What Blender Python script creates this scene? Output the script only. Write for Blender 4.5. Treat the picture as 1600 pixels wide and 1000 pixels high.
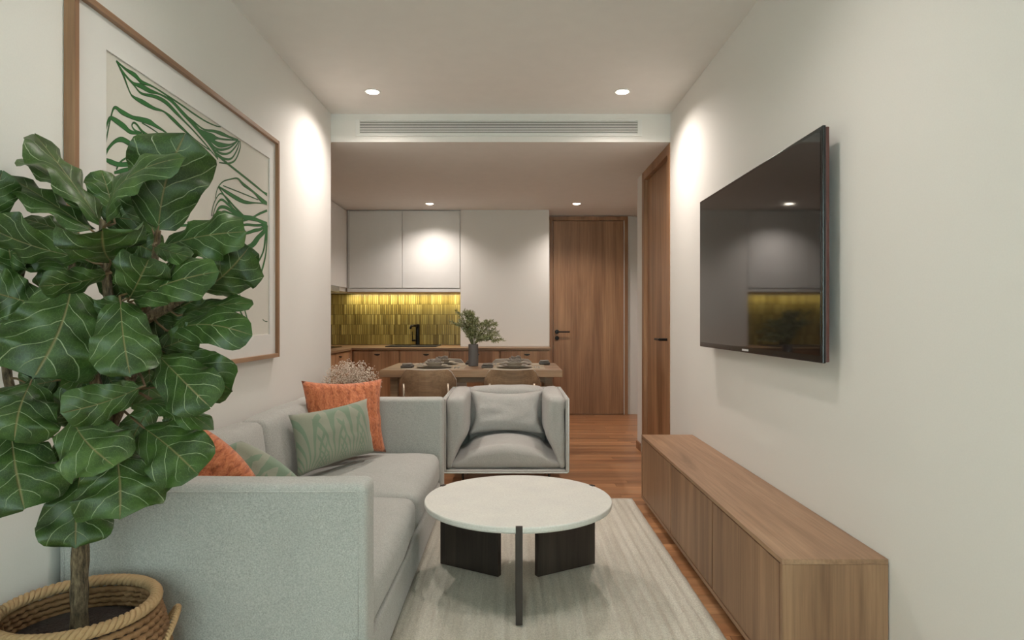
import bpy, bmesh, math, random
from mathutils import Vector, Matrix, noise
PI = math.pi
scene = bpy.context.scene
for o in list(bpy.data.objects): bpy.data.objects.remove(o)
COL = scene.collection
CAM = Vector((0, 0, 1.17))

# ------------------------------------------------------------------ camera
cd = bpy.data.cameras.new('camera'); cam = bpy.data.objects.new('camera', cd); COL.objects.link(cam)
cam.location = CAM; cam.rotation_euler = (PI/2, 0, 0)
cd.sensor_width = 36; cd.lens = 22.5; cd.clip_start = .05; cd.clip_end = 60
scene.camera = cam
# ------------------------------------------------------------------ world, exposure
w = bpy.data.worlds.new('sky'); scene.world = w; w.use_nodes = True
w.node_tree.nodes['Background'].inputs[0].default_value = (.78, .93, .95, 1)
w.node_tree.nodes['Background'].inputs[1].default_value = 1.0
vs = scene.view_settings
vs.view_transform = 'Standard'; vs.look = 'None'; vs.gamma = 1; vs.use_curve_mapping = False
vs.exposure = 1.38
# ------------------------------------------------------------------ daylight through the window behind the camera
DAY = 19.0
DOWN = 28.0
DOWN_K = 24.5
LED = 1.5
WARM = (1.0, .91, .84)
ld = bpy.data.lights.new('daylight', 'AREA'); ld.shape = 'RECTANGLE'; ld.size = 2.0; ld.size_y = 2.1
ld.energy = DAY; ld.color = (.80, 1.0, .94)
lo = bpy.data.objects.new('daylight', ld); COL.objects.link(lo)
lo.location = (-.08, -1.95, 1.42); lo.rotation_euler = (PI/2, 0, 0)      # shines along +Y

# ------------------------------------------------------------------ room numbers (metres)
XL, XR = -1.313, 1.15          # living room side walls
YB = 4.64                      # bulkhead plane
YREAR = -1.7
ZC, ZL = 2.664, 2.46           # high and low ceiling
XK = -2.42                     # kitchen left wall
YCOL = 7.5                     # column and upper cabinet face
YTILE = 8.05
YDOOR = 7.95
XN = 1.56                      # right wall beyond the side door
ZCT = .858                     # kitchen worktop

def P(px, py, d):
    return Vector(((px-800)/1000*d, d, 1.17+(500-py)/1000*d))

# ================================================================== materials
def newmat(name):
    m = bpy.data.materials.new(name); m.use_nodes = True
    nt = m.node_tree; b = nt.nodes['Principled BSDF']
    return m, nt, b
def N(nt, t, **kw):
    n = nt.nodes.new(t)
    for k, v in kw.items(): setattr(n, k, v)
    return n
def L(nt, a, b): nt.links.new(a, b)
def col(c): return (c[0], c[1], c[2], 1)
def srgb(r, g, b):
    f = lambda c: (c/255/12.92) if c/255 <= .04045 else ((c/255+.055)/1.055)**2.4
    return (f(r), f(g), f(b))
def math_(nt, op, a, b=None, c=None):
    n = N(nt, 'ShaderNodeMath', operation=op)
    for i, x in enumerate((a, b, c)):
        if x is None: continue
        if isinstance(x, (int, float)): n.inputs[i].default_value = x
        else: L(nt, x, n.inputs[i])
    return n.outputs[0]
def ramp(nt, fac, stops):
    r = N(nt, 'ShaderNodeValToRGB'); e = r.color_ramp.elements
    while len(e) < len(stops): e.new(.5)
    for i, (p, c) in enumerate(stops): e[i].position = p; e[i].color = col(c)
    L(nt, fac, r.inputs[0]); return r.outputs[0]
def mixc(nt, fac, a, b, mode='MIX'):
    m = N(nt, 'ShaderNodeMix', data_type='RGBA', blend_type=mode)
    for s, x in ((m.inputs[0], fac), (m.inputs[6], a), (m.inputs[7], b)):
        if isinstance(x, (int, float)): s.default_value = x
        elif isinstance(x, tuple): s.default_value = col(x)
        else: L(nt, x, s)
    return m.outputs[2]
def bump(nt, b, h, strength=.2, dist=.002):
    n = N(nt, 'ShaderNodeBump'); n.inputs['Strength'].default_value = strength; n.inputs['Distance'].default_value = dist
    L(nt, h, n.inputs['Height']); L(nt, n.outputs[0], b.inputs['Normal'])
def coords(nt, scale=(1,1,1), rnd=False, kind='Object'):
    tc = N(nt, 'ShaderNodeTexCoord'); v = tc.outputs[kind]
    if rnd:
        oi = N(nt, 'ShaderNodeObjectInfo')
        mu = math_(nt, 'MULTIPLY', oi.outputs['Random'], 43.0)
        va = N(nt, 'ShaderNodeVectorMath', operation='ADD'); L(nt, v, va.inputs[0]); L(nt, mu, va.inputs[1]); v = va.outputs[0]
    mp = N(nt, 'ShaderNodeMapping'); mp.inputs['Scale'].default_value = scale; L(nt, v, mp.inputs[0])
    return mp.outputs[0]
def noise_(nt, v, scale, detail=3, rough=.5, dist=0):
    n = N(nt, 'ShaderNodeTexNoise'); n.inputs['Scale'].default_value = scale; n.inputs['Detail'].default_value = detail
    n.inputs['Roughness'].default_value = rough; n.inputs['Distortion'].default_value = dist
    L(nt, v, n.inputs['Vector']); return n.outputs['Fac']
def plain(name, c, rough=.5, metal=0, bumpy=None, spec=None):
    m, nt, b = newmat(name)
    b.inputs['Roughness'].default_value = rough; b.inputs['Metallic'].default_value = metal
    if spec is not None: b.inputs['Specular IOR Level'].default_value = spec
    v = coords(nt); n = noise_(nt, v, bumpy[0] if bumpy else 9, 3)
    L(nt, ramp(nt, n, [(.3, tuple(x*.985 for x in c)), (.7, tuple(min(1, x*1.012) for x in c))]), b.inputs['Base Color'])
    if bumpy: bump(nt, b, n, bumpy[1], bumpy[2])
    return m
def wood(name, dark, mid, light, axis='z', rough=.45, fine=90, coarse=7, tint=0):
    m, nt, b = newmat(name)
    sc = {'x': (.09, 1, 1), 'y': (1, .09, 1), 'z': (1, 1, .09)}[axis]
    sc2 = {'x': (.02, 1, 1), 'y': (1, .02, 1), 'z': (1, 1, .02)}[axis]
    v = coords(nt, sc, True); v2 = coords(nt, sc2, True)
    n1 = noise_(nt, v, coarse, 5, .55, .8); n2 = noise_(nt, v2, fine, 4, .6)
    base = ramp(nt, n1, [(.28, dark), (.5, mid), (.74, light)])
    fn = ramp(nt, n2, [(.3, (.72, .72, .72)), (.62, (1.06, 1.06, 1.06))])
    c = mixc(nt, .8, base, fn, 'MULTIPLY')
    if tint:
        oi = N(nt, 'ShaderNodeObjectInfo')
        t = ramp(nt, oi.outputs['Random'], [(0, (1-tint, 1-tint, 1-tint)), (1, (1+tint*.6, 1+tint*.5, 1+tint*.4))])
        c = mixc(nt, 1.0, c, t, 'MULTIPLY')
    L(nt, c, b.inputs['Base Color']); b.inputs['Roughness'].default_value = rough
    bump(nt, b, n2, .12, .0008)
    return m
def fabric(name, c, weave=420, amt=.16, rough=.9, sheen=.2, mottled=.04, wrinkle=.6):
    m, nt, b = newmat(name)
    v = coords(nt)
    nx = noise_(nt, coords(nt, (1, .25, .25)), weave, 2); nz = noise_(nt, coords(nt, (.25, .25, 1)), weave, 2)
    ny = noise_(nt, coords(nt, (.25, 1, .25)), weave, 2)
    s = math_(nt, 'ADD', math_(nt, 'ADD', nx, nz), ny)
    s = math_(nt, 'MULTIPLY', s, .3333)
    big = noise_(nt, v, 7, 3)
    cc = ramp(nt, s, [(.36, tuple(x*(1-amt) for x in c)), (.64, tuple(x*(1+amt) for x in c))])
    cm = ramp(nt, big, [(.3, (1-mottled,)*3), (.7, (1+mottled*.5,)*3)])
    L(nt, mixc(nt, 1.0, cc, cm, 'MULTIPLY'), b.inputs['Base Color'])
    b.inputs['Roughness'].default_value = rough; b.inputs['Specular IOR Level'].default_value = .2
    b.inputs['Sheen Weight'].default_value = sheen
    wk = noise_(nt, v, 11, 3, .55, 1.2)
    hh = math_(nt, 'ADD', math_(nt, 'MULTIPLY', s, .10), math_(nt, 'MULTIPLY', wk, wrinkle))
    bump(nt, b, hh, .5, .012)
    return m

M = {}
M['wall'] = plain('wall_paint', (.80, .775, .735), .75, bumpy=(220, .04, .001))
M['ceil'] = plain('ceiling_paint', (.82, .79, .75), .85)
M['white'] = plain('white_lacquer', (.78, .765, .74), .45)
M['trimw'] = plain('white_trim', (.78, .77, .74), .5)
M['slot'] = plain('dark_gap', (.02, .016, .013), .8)
M['walnut'] = wood('walnut_vertical', srgb(128, 90, 62), srgb(160, 118, 84), srgb(182, 138, 100), 'z', .42)
M['cab'] = wood('cabinet_veneer', srgb(150, 108, 76), srgb(186, 140, 102), srgb(206, 162, 122), 'z', .42)
M['walnut_x'] = wood('walnut_horizontal', srgb(104, 72, 48), srgb(136, 97, 66), srgb(160, 117, 81), 'x', .42)
M['oak_z'] = wood('oak_vertical', srgb(122, 90, 66), srgb(152, 116, 88), srgb(174, 137, 106), 'z', .5, 110, 9)
M['oak_y'] = wood('oak_long', srgb(132, 100, 75), srgb(162, 126, 98), srgb(182, 147, 117), 'y', .45, 110, 9)
M['oak_x'] = wood('oak_cross', srgb(122, 94, 68), srgb(152, 119, 88), srgb(176, 142, 108), 'x', .45, 110, 9)
M['chairwood'] = wood('chair_veneer', srgb(124, 99, 75), srgb(154, 125, 97), srgb(174, 145, 115), 'x', .5, 80, 8)
M['plank'] = wood('floor_board', srgb(140, 94, 62), srgb(182, 130, 90), srgb(206, 154, 112), 'x', .33, 60, 6, .22)
M['groove'] = plain('floor_groove', srgb(60, 36, 22), .8)
M['frame_wood'] = wood('picture_frame_wood', srgb(120, 86, 60), srgb(150, 112, 82), srgb(172, 132, 100), 'z', .5, 120, 10)
M['espresso'] = wood('espresso_wood', srgb(38, 31, 27), srgb(52, 43, 38), srgb(70, 60, 53), 'z', .5, 140, 12)
M['grey_fabric'] = fabric('grey_fabric', (.45, .43, .405), 800, .2)
M['sage_fabric'] = fabric('sofa_fabric', (.435, .427, .40), 900, .3)
M['chair_fabric'] = fabric('beige_fabric', (.52, .475, .41), 430, .15)
M['black'] = plain('black_metal', (.018, .017, .016), .38, .6)
M['sinkm'] = plain('black_composite', (.022, .021, .02), .5)
M['steel'] = plain('brushed_steel', (.42, .41, .39), .35, .9)
M['brass'] = plain('champagne_metal', (.50, .42, .33), .35, .8)
M['bezel'] = plain('gloss_black_plastic', (.012, .012, .013), .18)
M['tvback'] = plain('brown_plastic', srgb(92, 52, 46), .45)
M['logo'] = plain('light_grey_print', (.75, .73, .72), .4)
M['ceramic'] = plain('stoneware', srgb(176, 166, 152), .4)
M['darkware'] = plain('dark_stoneware', srgb(74, 68, 62), .5)
M['napkin'] = fabric('grey_napkin', srgb(136, 127, 118), 500, .2)
M['linen'] = fabric('linen_mat', srgb(186, 168, 142), 500, .1)
M['vase'] = plain('grey_vase', srgb(98, 94, 92), .6, bumpy=(60, .2, .002))
M['stem'] = plain('green_stem', srgb(92, 96, 58), .7)
M['drystem'] = plain('dry_stem', srgb(140, 118, 92), .8)
M['blossom'] = plain('dry_blossom', srgb(222, 206, 190), .9)
M['spriga'] = plain('olive_leaf', srgb(128, 134, 86), .6)
M['sprigb'] = plain('grey_olive_leaf', srgb(166, 166, 128), .6)
M['mat_board'] = plain('mat_board', (.74, .72, .69), .8)
M['paper'] = plain('art_paper', (.66, .63, .565), .85, bumpy=(300, .05, .001))
M['ink'] = plain('green_ink', srgb(44, 104, 48), .7)
M['ink_dark'] = plain('dark_ink', srgb(28, 52, 30), .7)
M['rope'] = plain('jute_rope', srgb(172, 140, 102), .9, bumpy=(260, .7, .003))
M['weave'] = plain('seagrass', srgb(140, 104, 70), .85, bumpy=(200, .7, .003))
M['soil'] = plain('soil', srgb(44, 34, 28), .95, bumpy=(120, 1, .01))
M['piping'] = fabric('piping_fabric', (.50, .505, .48), 500, .08)

def stone():
    m, nt, b = newmat('white_stone')
    v = coords(nt); n = noise_(nt, v, 140, 4, .6); n2 = noise_(nt, v, 8, 3)
    c = ramp(nt, n, [(.3, (.66, .64, .60)), (.6, (.745, .73, .69))])
    c2 = ramp(nt, n2, [(.3, (.95, .95, .95)), (.7, (1.02, 1.02, 1.0))])
    L(nt, mixc(nt, 1., c, c2, 'MULTIPLY'), b.inputs['Base Color']); b.inputs['Roughness'].default_value = .55
    bump(nt, b, n, .1, .001); return m
M['stone'] = stone()
def tv_glass():
    m, nt, b = newmat('tv_screen_glass')
    b.inputs['Base Color'].default_value = (.012, .011, .011, 1)
    b.inputs['Roughness'].default_value = .045; b.inputs['IOR'].default_value = 1.55
    b.inputs['Specular IOR Level'].default_value = .75
    v = coords(nt); n = noise_(nt, v, 3, 2); L(nt, ramp(nt, n, [(0, (.012, .011, .011)), (1, (.014, .013, .013))]), b.inputs['Base Color'])
    return m
M['screen'] = tv_glass()
def tile_mat():
    m, nt, b = newmat('glazed_tile')
    at = N(nt, 'ShaderNodeAttribute', attribute_name='tone')
    n = noise_(nt, coords(nt, (1, 1, .3)), 60, 3)
    f = math_(nt, 'ADD', math_(nt, 'MULTIPLY', at.outputs['Fac'], .8), math_(nt, 'MULTIPLY', n, .25))
    L(nt, ramp(nt, f, [(.05, srgb(122, 106, 52)), (.5, srgb(168, 150, 84)), (1, srgb(206, 190, 118))]), b.inputs['Base Color'])
    b.inputs['Roughness'].default_value = .28
    return m
M['tile'] = tile_mat()
M['grout'] = plain('grout', srgb(92, 82, 44), .9)
def emit(name, c, s):
    m, nt, b = newmat(name)
    b.inputs['Base Color'].default_value = col(c); b.inputs['Emission Color'].default_value = col(c); b.inputs['Emission Strength'].default_value = s
    return m
M['bulb'] = emit('lit_diffuser', (1, .9, .74), 9.0)
M['led'] = emit('lit_led_strip', (1, .88, .55), 4.0)
def glass():
    m, nt, b = newmat('window_glass')
    b.inputs['Base Color'].default_value = (.95, 1, .98, 1); b.inputs['Roughness'].default_value = 0.0
    b.inputs['Transmission Weight'].default_value = 1; b.inputs['IOR'].default_value = 1.02
    return m
M['glass'] = glass()
def rug_mat():
    m, nt, b = newmat('rug_pile')
    st = noise_(nt, coords(nt, (1, .04, 1)), 26, 3, .6)
    fb = noise_(nt, coords(nt, (1, .8, 1)), 170, 3, .75)
    pt = noise_(nt, coords(nt, (1, .35, 1)), 6, 4, .6)
    c = ramp(nt, st, [(.3, srgb(214, 206, 193)), (.5, srgb(224, 217, 205)), (.7, srgb(232, 226, 215))])
    c = mixc(nt, .75, c, ramp(nt, fb, [(.3, (.66, .65, .63)), (.65, (1.1, 1.1, 1.09))]), 'MULTIPLY')
    c = mixc(nt, .7, c, ramp(nt, pt, [(.3, (.85, .84, .82)), (.65, (1.05, 1.05, 1.04))]), 'MULTIPLY')
    L(nt, c, b.inputs['Base Color']); b.inputs['Roughness'].default_value = .95; b.inputs['Specular IOR Level'].default_value = .1
    bump(nt, b, fb, .9, .006); return m
M['rug'] = rug_mat()
def leaf_mat():
    m, nt, b = newmat('fig_leaf')
    uv = N(nt, 'ShaderNodeUVMap', uv_map='UVMap'); sp = N(nt, 'ShaderNodeSeparateXYZ'); L(nt, uv.outputs[0], sp.inputs[0])
    u = sp.outputs[0]; v = math_(nt, 'ABSOLUTE', math_(nt, 'SUBTRACT', math_(nt, 'MULTIPLY', sp.outputs[1], 2.0), 1.0))
    oi = N(nt, 'ShaderNodeObjectInfo')
    def line(x, wd): # 1 on the line where x ~ 0
        return math_(nt, 'SUBTRACT', 1.0, math_(nt, 'SMOOTHSTEP', x, wd*.35, wd)) if False else \
            math_(nt, 'MAXIMUM', math_(nt, 'SUBTRACT', 1.0, math_(nt, 'DIVIDE', x, wd)), 0.0)
    mid = line(v, .040)
    nz = noise_(nt, uv.outputs[0], 4, 2)
    s = math_(nt, 'SUBTRACT', u, math_(nt, 'MULTIPLY', math_(nt, 'POWER', v, 1.1), .36))
    s = math_(nt, 'ADD', math_(nt, 'MULTIPLY', s, 5.2), math_(nt, 'ADD', math_(nt, 'MULTIPLY', nz, .5), oi.outputs['Random']))
    fr = math_(nt, 'ABSOLUTE', math_(nt, 'SUBTRACT', math_(nt, 'FRACT', s), .5))
    lat = line(fr, .040)
    ok = math_(nt, 'LESS_THAN', v, .97)
    fade = math_(nt, 'MINIMUM', math_(nt, 'MAXIMUM', math_(nt, 'MULTIPLY', math_(nt, 'SUBTRACT', .93, u), 9.0), 0.0), 1.0)
    lat = math_(nt, 'MULTIPLY', math_(nt, 'MULTIPLY', lat, ok), fade)
    vo = N(nt, 'ShaderNodeTexVoronoi', feature='DISTANCE_TO_EDGE'); vo.inputs['Scale'].default_value = 26; L(nt, uv.outputs[0], vo.inputs['Vector'])
    net = line(vo.outputs['Distance'], .05)
    n1 = noise_(nt, coords(nt, rnd=True), 16, 4, .6)
    base = ramp(nt, n1, [(.3, srgb(32, 52, 18)), (.55, srgb(53, 78, 30)), (.8, srgb(78, 102, 47))])
    ti = ramp(nt, oi.outputs['Random'], [(0, (.8, .84, .8)), (1, (1.2, 1.15, 1.15))])
    base = mixc(nt, 1.0, base, ti, 'MULTIPLY')
    c = mixc(nt, math_(nt, 'MULTIPLY', net, .22), base, srgb(120, 146, 92))
    c = mixc(nt, math_(nt, 'MULTIPLY', lat, .8), c, srgb(168, 178, 142))
    c = mixc(nt, math_(nt, 'MULTIPLY', mid, .9), c, srgb(128, 116, 78))
    ge = N(nt, 'ShaderNodeNewGeometry')
    c = mixc(nt, math_(nt, 'MULTIPLY', ge.outputs['Backfacing'], .55), c, srgb(122, 140, 104))
    L(nt, c, b.inputs['Base Color']); b.inputs['Roughness'].default_value = .42; b.inputs['Specular IOR Level'].default_value = .4
    h = math_(nt, 'SUBTRACT', math_(nt, 'MULTIPLY', n1, .6), math_(nt, 'ADD', math_(nt, 'MULTIPLY', lat, .5), mid))
    bump(nt, b, h, .5, .003)
    return m
M['leaf'] = leaf_mat()
M['petiole'] = plain('petiole', srgb(104, 82, 54), .6)
def bark():
    m, nt, b = newmat('bark')
    n = noise_(nt, coords(nt, (1, 1, .25)), 130, 5, .7)
    L(nt, ramp(nt, n, [(.32, srgb(40, 32, 24)), (.5, srgb(98, 82, 62)), (.7, srgb(146, 126, 98))]), b.inputs['Base Color'])
    b.inputs['Roughness'].default_value = .9; bump(nt, b, n, 1, .008); return m
M['bark'] = bark()
def orange_mat(name):
    m, nt, b = newmat(name)
    uv = N(nt, 'ShaderNodeUVMap', uv_map='UVMap')
    mp = N(nt, 'ShaderNodeMapping'); mp.inputs['Scale'].default_value = (15, 8, 1); L(nt, uv.outputs[0], mp.inputs[0])
    n = noise_(nt, mp.outputs[0], 2.6, 4, .6, .6)
    wv = N(nt, 'ShaderNodeTexWave'); wv.inputs['Scale'].default_value = 3.1; wv.inputs['Distortion'].default_value = 2.2; wv.inputs['Detail'].default_value = 2
    L(nt, uv.outputs[0], wv.inputs[0])
    h = math_(nt, 'ADD', math_(nt, 'MULTIPLY', n, .95), math_(nt, 'MULTIPLY', wv.outputs['Fac'], .12))
    L(nt, ramp(nt, h, [(.34, srgb(160, 80, 44)), (.5, srgb(202, 112, 69)), (.72, srgb(222, 138, 92))]), b.inputs['Base Color'])
    b.inputs['Roughness'].default_value = .75; b.inputs['Sheen Weight'].default_value = .2
    bump(nt, b, h, .8, .012); return m
M['orange'] = orange_mat('orange_crinkled_cloth')
def green_mat(name):
    m, nt, b = newmat(name)
    uv = N(nt, 'ShaderNodeUVMap', uv_map='UVMap'); sp = N(nt, 'ShaderNodeSeparateXYZ'); L(nt, uv.outputs[0], sp.inputs[0])
    # blades fanning from points below the lower edge
    tot = None
    for cx, ph in ((.12, .0), (.36, .3), (.62, .55), (.88, .8)):
        dx = math_(nt, 'SUBTRACT', sp.outputs[0], cx)
        dy = math_(nt, 'ADD', sp.outputs[1], .2)
        a = math_(nt, 'ARCTAN2', dx, dy)
        bend = math_(nt, 'MULTIPLY', math_(nt, 'POWER', dy, 2.0), math_(nt, 'MULTIPLY', dx, .5))
        s = math_(nt, 'ADD', math_(nt, 'MULTIPLY', math_(nt, 'SUBTRACT', a, bend), 11.0), ph)
        fr = math_(nt, 'ABSOLUTE', math_(nt, 'SUBTRACT', math_(nt, 'FRACT', s), .5))
        near = math_(nt, 'LESS_THAN', math_(nt, 'ABSOLUTE', math_(nt, 'SUBTRACT', dx, math_(nt, 'MULTIPLY', dy, .0))), .17)
        f = math_(nt, 'MULTIPLY', math_(nt, 'LESS_THAN', fr, .17), near)
        tot = f if tot is None else math_(nt, 'MAXIMUM', tot, f)
    n = noise_(nt, uv.outputs[0], 160, 2)
    base = mixc(nt, tot, srgb(150, 152, 134), srgb(122, 141, 119))
    c = mixc(nt, .6, base, ramp(nt, n, [(.3, (.8, .8, .8)), (.7, (1.1, 1.1, 1.1))]), 'MULTIPLY')
    L(nt, c, b.inputs['Base Color']); b.inputs['Roughness'].default_value = .85; b.inputs['Sheen Weight'].default_value = .25
    bump(nt, b, math_(nt, 'ADD', n, tot), .25, .002); return m
M['green'] = green_mat('green_leaf_print_cloth')

# ================================================================== mesh helpers
class MB:
    def __init__(s): s.v = []; s.f = []; s.m = []; s.uv = None
    def add(s, vs_, fs, mi=0):
        o = len(s.v); s.v += [tuple(p) for p in vs_]
        for f in fs: s.f.append(tuple(i+o for i in f)); s.m.append(mi)
        return s
    def box(s, x0, x1, y0, y1, z0, z1, mi=0):
        vs_ = [(x, y, z) for z in (z0, z1) for y in (y0, y1) for x in (x0, x1)]
        return s.add(vs_, [(0,2,3,1), (4,5,7,6), (0,1,5,4), (2,6,7,3), (0,4,6,2), (1,3,7,5)], mi)
    def obox(s, c, ax, ay, az, mi=0):
        c = Vector(c); vs_ = [c+ax*i+ay*j+az*k for k in (-1, 1) for j in (-1, 1) for i in (-1, 1)]
        return s.add(vs_, [(0,2,3,1), (4,5,7,6), (0,1,5,4), (2,6,7,3), (0,4,6,2), (1,3,7,5)], mi)
    def tube(s, pts, rad, n=8, closed=False, mi=0, cap=True):
        pts = [Vector(p) for p in pts]; k = len(pts)
        if isinstance(rad, (int, float)): rad = [rad]*k
        rings = []; up = None
        for i, p in enumerate(pts):
            a = pts[(i-1) % k] if (closed or i > 0) else p; b = pts[(i+1) % k] if (closed or i < k-1) else p
            t = (b-a).normalized()
            if up is None:
                up = t.orthogonal().normalized()
            up = (up - t*up.dot(t)); up = up.normalized() if up.length > 1e-6 else t.orthogonal().normalized()
            sd = t.cross(up)
            rings.append([p + (up*math.cos(2*PI*j/n) + sd*math.sin(2*PI*j/n))*rad[i] for j in range(n)])
        vs_ = [q for r in rings for q in r]; fs = []
        for i in range(k if closed else k-1):
            for j in range(n):
                a = i*n+j; b = i*n+(j+1) % n; i2 = (i+1) % k
                fs.append((a, b, i2*n+(j+1) % n, i2*n+j))
        if cap and not closed:
            fs.append(tuple(range(n-1, -1, -1))); fs.append(tuple((k-1)*n+j for j in range(n)))
        return s.add(vs_, fs, mi)
    def lathe(s, prof, c, n=32, mi=0, axis='z'):
        c = Vector(c); vs_ = []; k = len(prof)
        for r, z in prof:
            for j in range(n):
                a = 2*PI*j/n
                if axis == 'z': q = Vector((r*math.cos(a), r*math.sin(a), z))
                elif axis == 'y': q = Vector((r*math.cos(a), z, r*math.sin(a)))
                else: q = Vector((z, r*math.cos(a), r*math.sin(a)))
                vs_.append(c+q)
        fs = [(i*n+j, i*n+(j+1) % n, (i+1)*n+(j+1) % n, (i+1)*n+j) for i in range(k-1) for j in range(n)]
        fs += [tuple(range(n-1, -1, -1)), tuple((k-1)*n+j for j in range(n))]
        return s.add(vs_, fs, mi)
    def build(s, name, mat, parent=None, smooth=False, bevel=0, label=None, fix=True):
        me = bpy.data.meshes.new(name); me.from_pydata(s.v, [], s.f); me.update()
        mats = mat if isinstance(mat, (list, tuple)) else [mat]
        for m in mats: me.materials.append(m)
        if len(mats) > 1:
            for p, i in zip(me.polygons, s.m): p.material_index = i
        if fix:
            bm = bmesh.new(); bm.from_mesh(me); bmesh.ops.recalc_face_normals(bm, faces=bm.faces); bm.to_mesh(me); bm.free()
        if s.uv:
            ul = me.uv_layers.new(name='UVMap')
            for lp in me.loops: ul.data[lp.index].uv = s.uv[lp.vertex_index]
        if smooth:
            for p in me.polygons: p.use_smooth = True
        return link(name, me, parent, bevel, label)
def link(name, me, parent=None, bevel=0, label=None):
    o = bpy.data.objects.new(name, me); COL.objects.link(o)
    if parent is not None:
        o.parent = parent
        o.matrix_parent_inverse = world(parent).inverted()
    if bevel:
        md = o.modifiers.new('bevel', 'BEVEL'); md.width = bevel; md.segments = 2; md.limit_method = 'ANGLE'; md.angle_limit = .6
    if label: o['label'] = label
    return o
def world(o):
    m = o.matrix_basis.copy()
    if o.parent: m = world(o.parent) @ o.matrix_parent_inverse @ m
    return m
def tag(o, label, cat, group=None):
    o['label'] = label; o['category'] = cat
    if group: o['group'] = group
    return o
def thing(name, label, cat, loc=(0, 0, 0), group=None, rz=0):
    o = bpy.data.objects.new(name, None); COL.objects.link(o); o.empty_display_size = .1
    o.location = loc; o.rotation_euler = (0, 0, rz)
    return tag(o, label, cat, group)
def struct(o): o['kind'] = 'structure'; return o
def sthing(name, loc=(0, 0, 0)):
    o = bpy.data.objects.new(name, None); COL.objects.link(o); o.location = loc; o['kind'] = 'structure'; return o
def box(name, x0, x1, y0, y1, z0, z1, mat, parent=None, bevel=0, label=None):
    return MB().box(x0, x1, y0, y1, z0, z1).build(name, mat, parent, bevel=bevel, label=label)
def copy_tree(o, parent=None, label=None, group=None):
    c = o.copy(); COL.objects.link(c)
    if parent is not None: c.parent = parent
    if label: c['label'] = label
    if group: c['group'] = group
    for ch in list(o.children): copy_tree(ch, c)
    return c
def ss(t): t = max(0, min(1, t)); return t*t*(3-2*t)
def softbox(hx, hy, hz, r, n=10, fn=None, wr=0, wf=6, seed=0):
    """rounded, cushion-like box centred on the origin; fn(p)->p reshapes; wr adds fine wrinkles"""
    def grid(h):
        g = [-h, -h+r*.12, -h+r*.35, -h+r*.65, -h+r]
        k = max(2, n)
        g += [-h+r+(2*h-2*r)*i/k for i in range(1, k)]
        g += [h-r, h-r*.65, h-r*.35, h-r*.12, h]
        return g
    H = (hx, hy, hz); bm = bmesh.new(); cache = {}
    def vert(p):
        k = tuple(round(c, 6) for c in p)
        if k not in cache:
            q = Vector(p); inner = Vector([max(-H[i]+r, min(H[i]-r, q[i])) for i in range(3)])
            d = q-inner
            if d.length > 1e-9: q = inner + d.normalized()*r
            if fn: q = fn(q)
            if wr:
                nv = noise.noise_vector(Vector(q)*wf+Vector((seed, seed*.7, 0)))
                q = q + nv*wr
            cache[k] = bm.verts.new(q)
        return cache[k]
    for ax in range(3):
        a, b = (ax+1) % 3, (ax+2) % 3
        ga, gb = grid(H[a]), grid(H[b])
        for sg in (-1, 1):
            for i in range(len(ga)-1):
                for j in range(len(gb)-1):
                    q = []
                    for (x, y) in ((ga[i], gb[j]), (ga[i+1], gb[j]), (ga[i+1], gb[j+1]), (ga[i], gb[j+1])):
                        p = [0, 0, 0]; p[ax] = sg*H[ax]; p[a] = x; p[b] = y; q.append(vert(p))
                    if sg < 0: q.reverse()
                    try: bm.faces.new(q)
                    except ValueError: pass
    bmesh.ops.recalc_face_normals(bm, faces=bm.faces)
    me = bpy.data.meshes.new('soft'); bm.to_mesh(me); bm.free()
    for p in me.polygons: p.use_smooth = True
    return me
def soft(name, c, h, r, mat, parent, **kw):
    me = softbox(h[0], h[1], h[2], r, **kw); me.name = name
    me.transform(Matrix.Translation(Vector(c))); me.materials.append(mat)
    return link(name, me, parent)
def pillow_mesh(wd, ht, th, n=22, seed=0, wr=.004, pinch=.06):
    """square throw pillow in local XZ, thickness along Y"""
    mb = MB(); mb.uv = []
    for side in (-1, 1):
        for i in range(n+1):
            for j in range(n+1):
                a = -1+2*i/n; b = -1+2*j/n
                x = a*(1-pinch*(1-b*b)*abs(a)**2); z = b*(1-pinch*(1-a*a)*abs(b)**2)
                t = ((1-a**2)*(1-b**2))**.42
                q = Vector((x*wd/2, side*th/2*t, z*ht/2))
                q += noise.noise_vector(Vector((x*3+seed, z*3, side*2)))*wr*(1-max(abs(a), abs(b))**6)*2
                mb.v.append(tuple(q)); mb.uv.append((i/n, j/n))
    k = (n+1)**2
    for s_ in (0, 1):
        for i in range(n):
            for j in range(n):
                q = [s_*k+i*(n+1)+j, s_*k+(i+1)*(n+1)+j, s_*k+(i+1)*(n+1)+j+1, s_*k+i*(n+1)+j+1]
                if s_: q.reverse()
                mb.f.append(tuple(q)); mb.m.append(0)
    return mb
def frame3(c, u, v):
    u = Vector(u).normalized(); v = Vector(v); v = (v-u*v.dot(u)).normalized(); w_ = u.cross(v)
    return Matrix(((u.x, -w_.x, v.x, c[0]), (u.y, -w_.y, v.y, c[1]), (u.z, -w_.z, v.z, c[2]), (0, 0, 0, 1)))
def catmull(pts, sub=6):
    out = []; n = len(pts)
    for i in range(n-1):
        p0 = pts[max(i-1, 0)]; p1 = pts[i]; p2 = pts[i+1]; p3 = pts[min(i+2, n-1)]
        for k in range(sub):
            t = k/sub
            out.append(tuple(.5*((2*b)+(-a+c)*t+(2*a-5*b+4*c-d)*t*t+(-a+3*b-3*c+d)*t**3) for a, b, c, d in zip(p0, p1, p2, p3)))
    out.append(tuple(pts[-1])); return out

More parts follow.
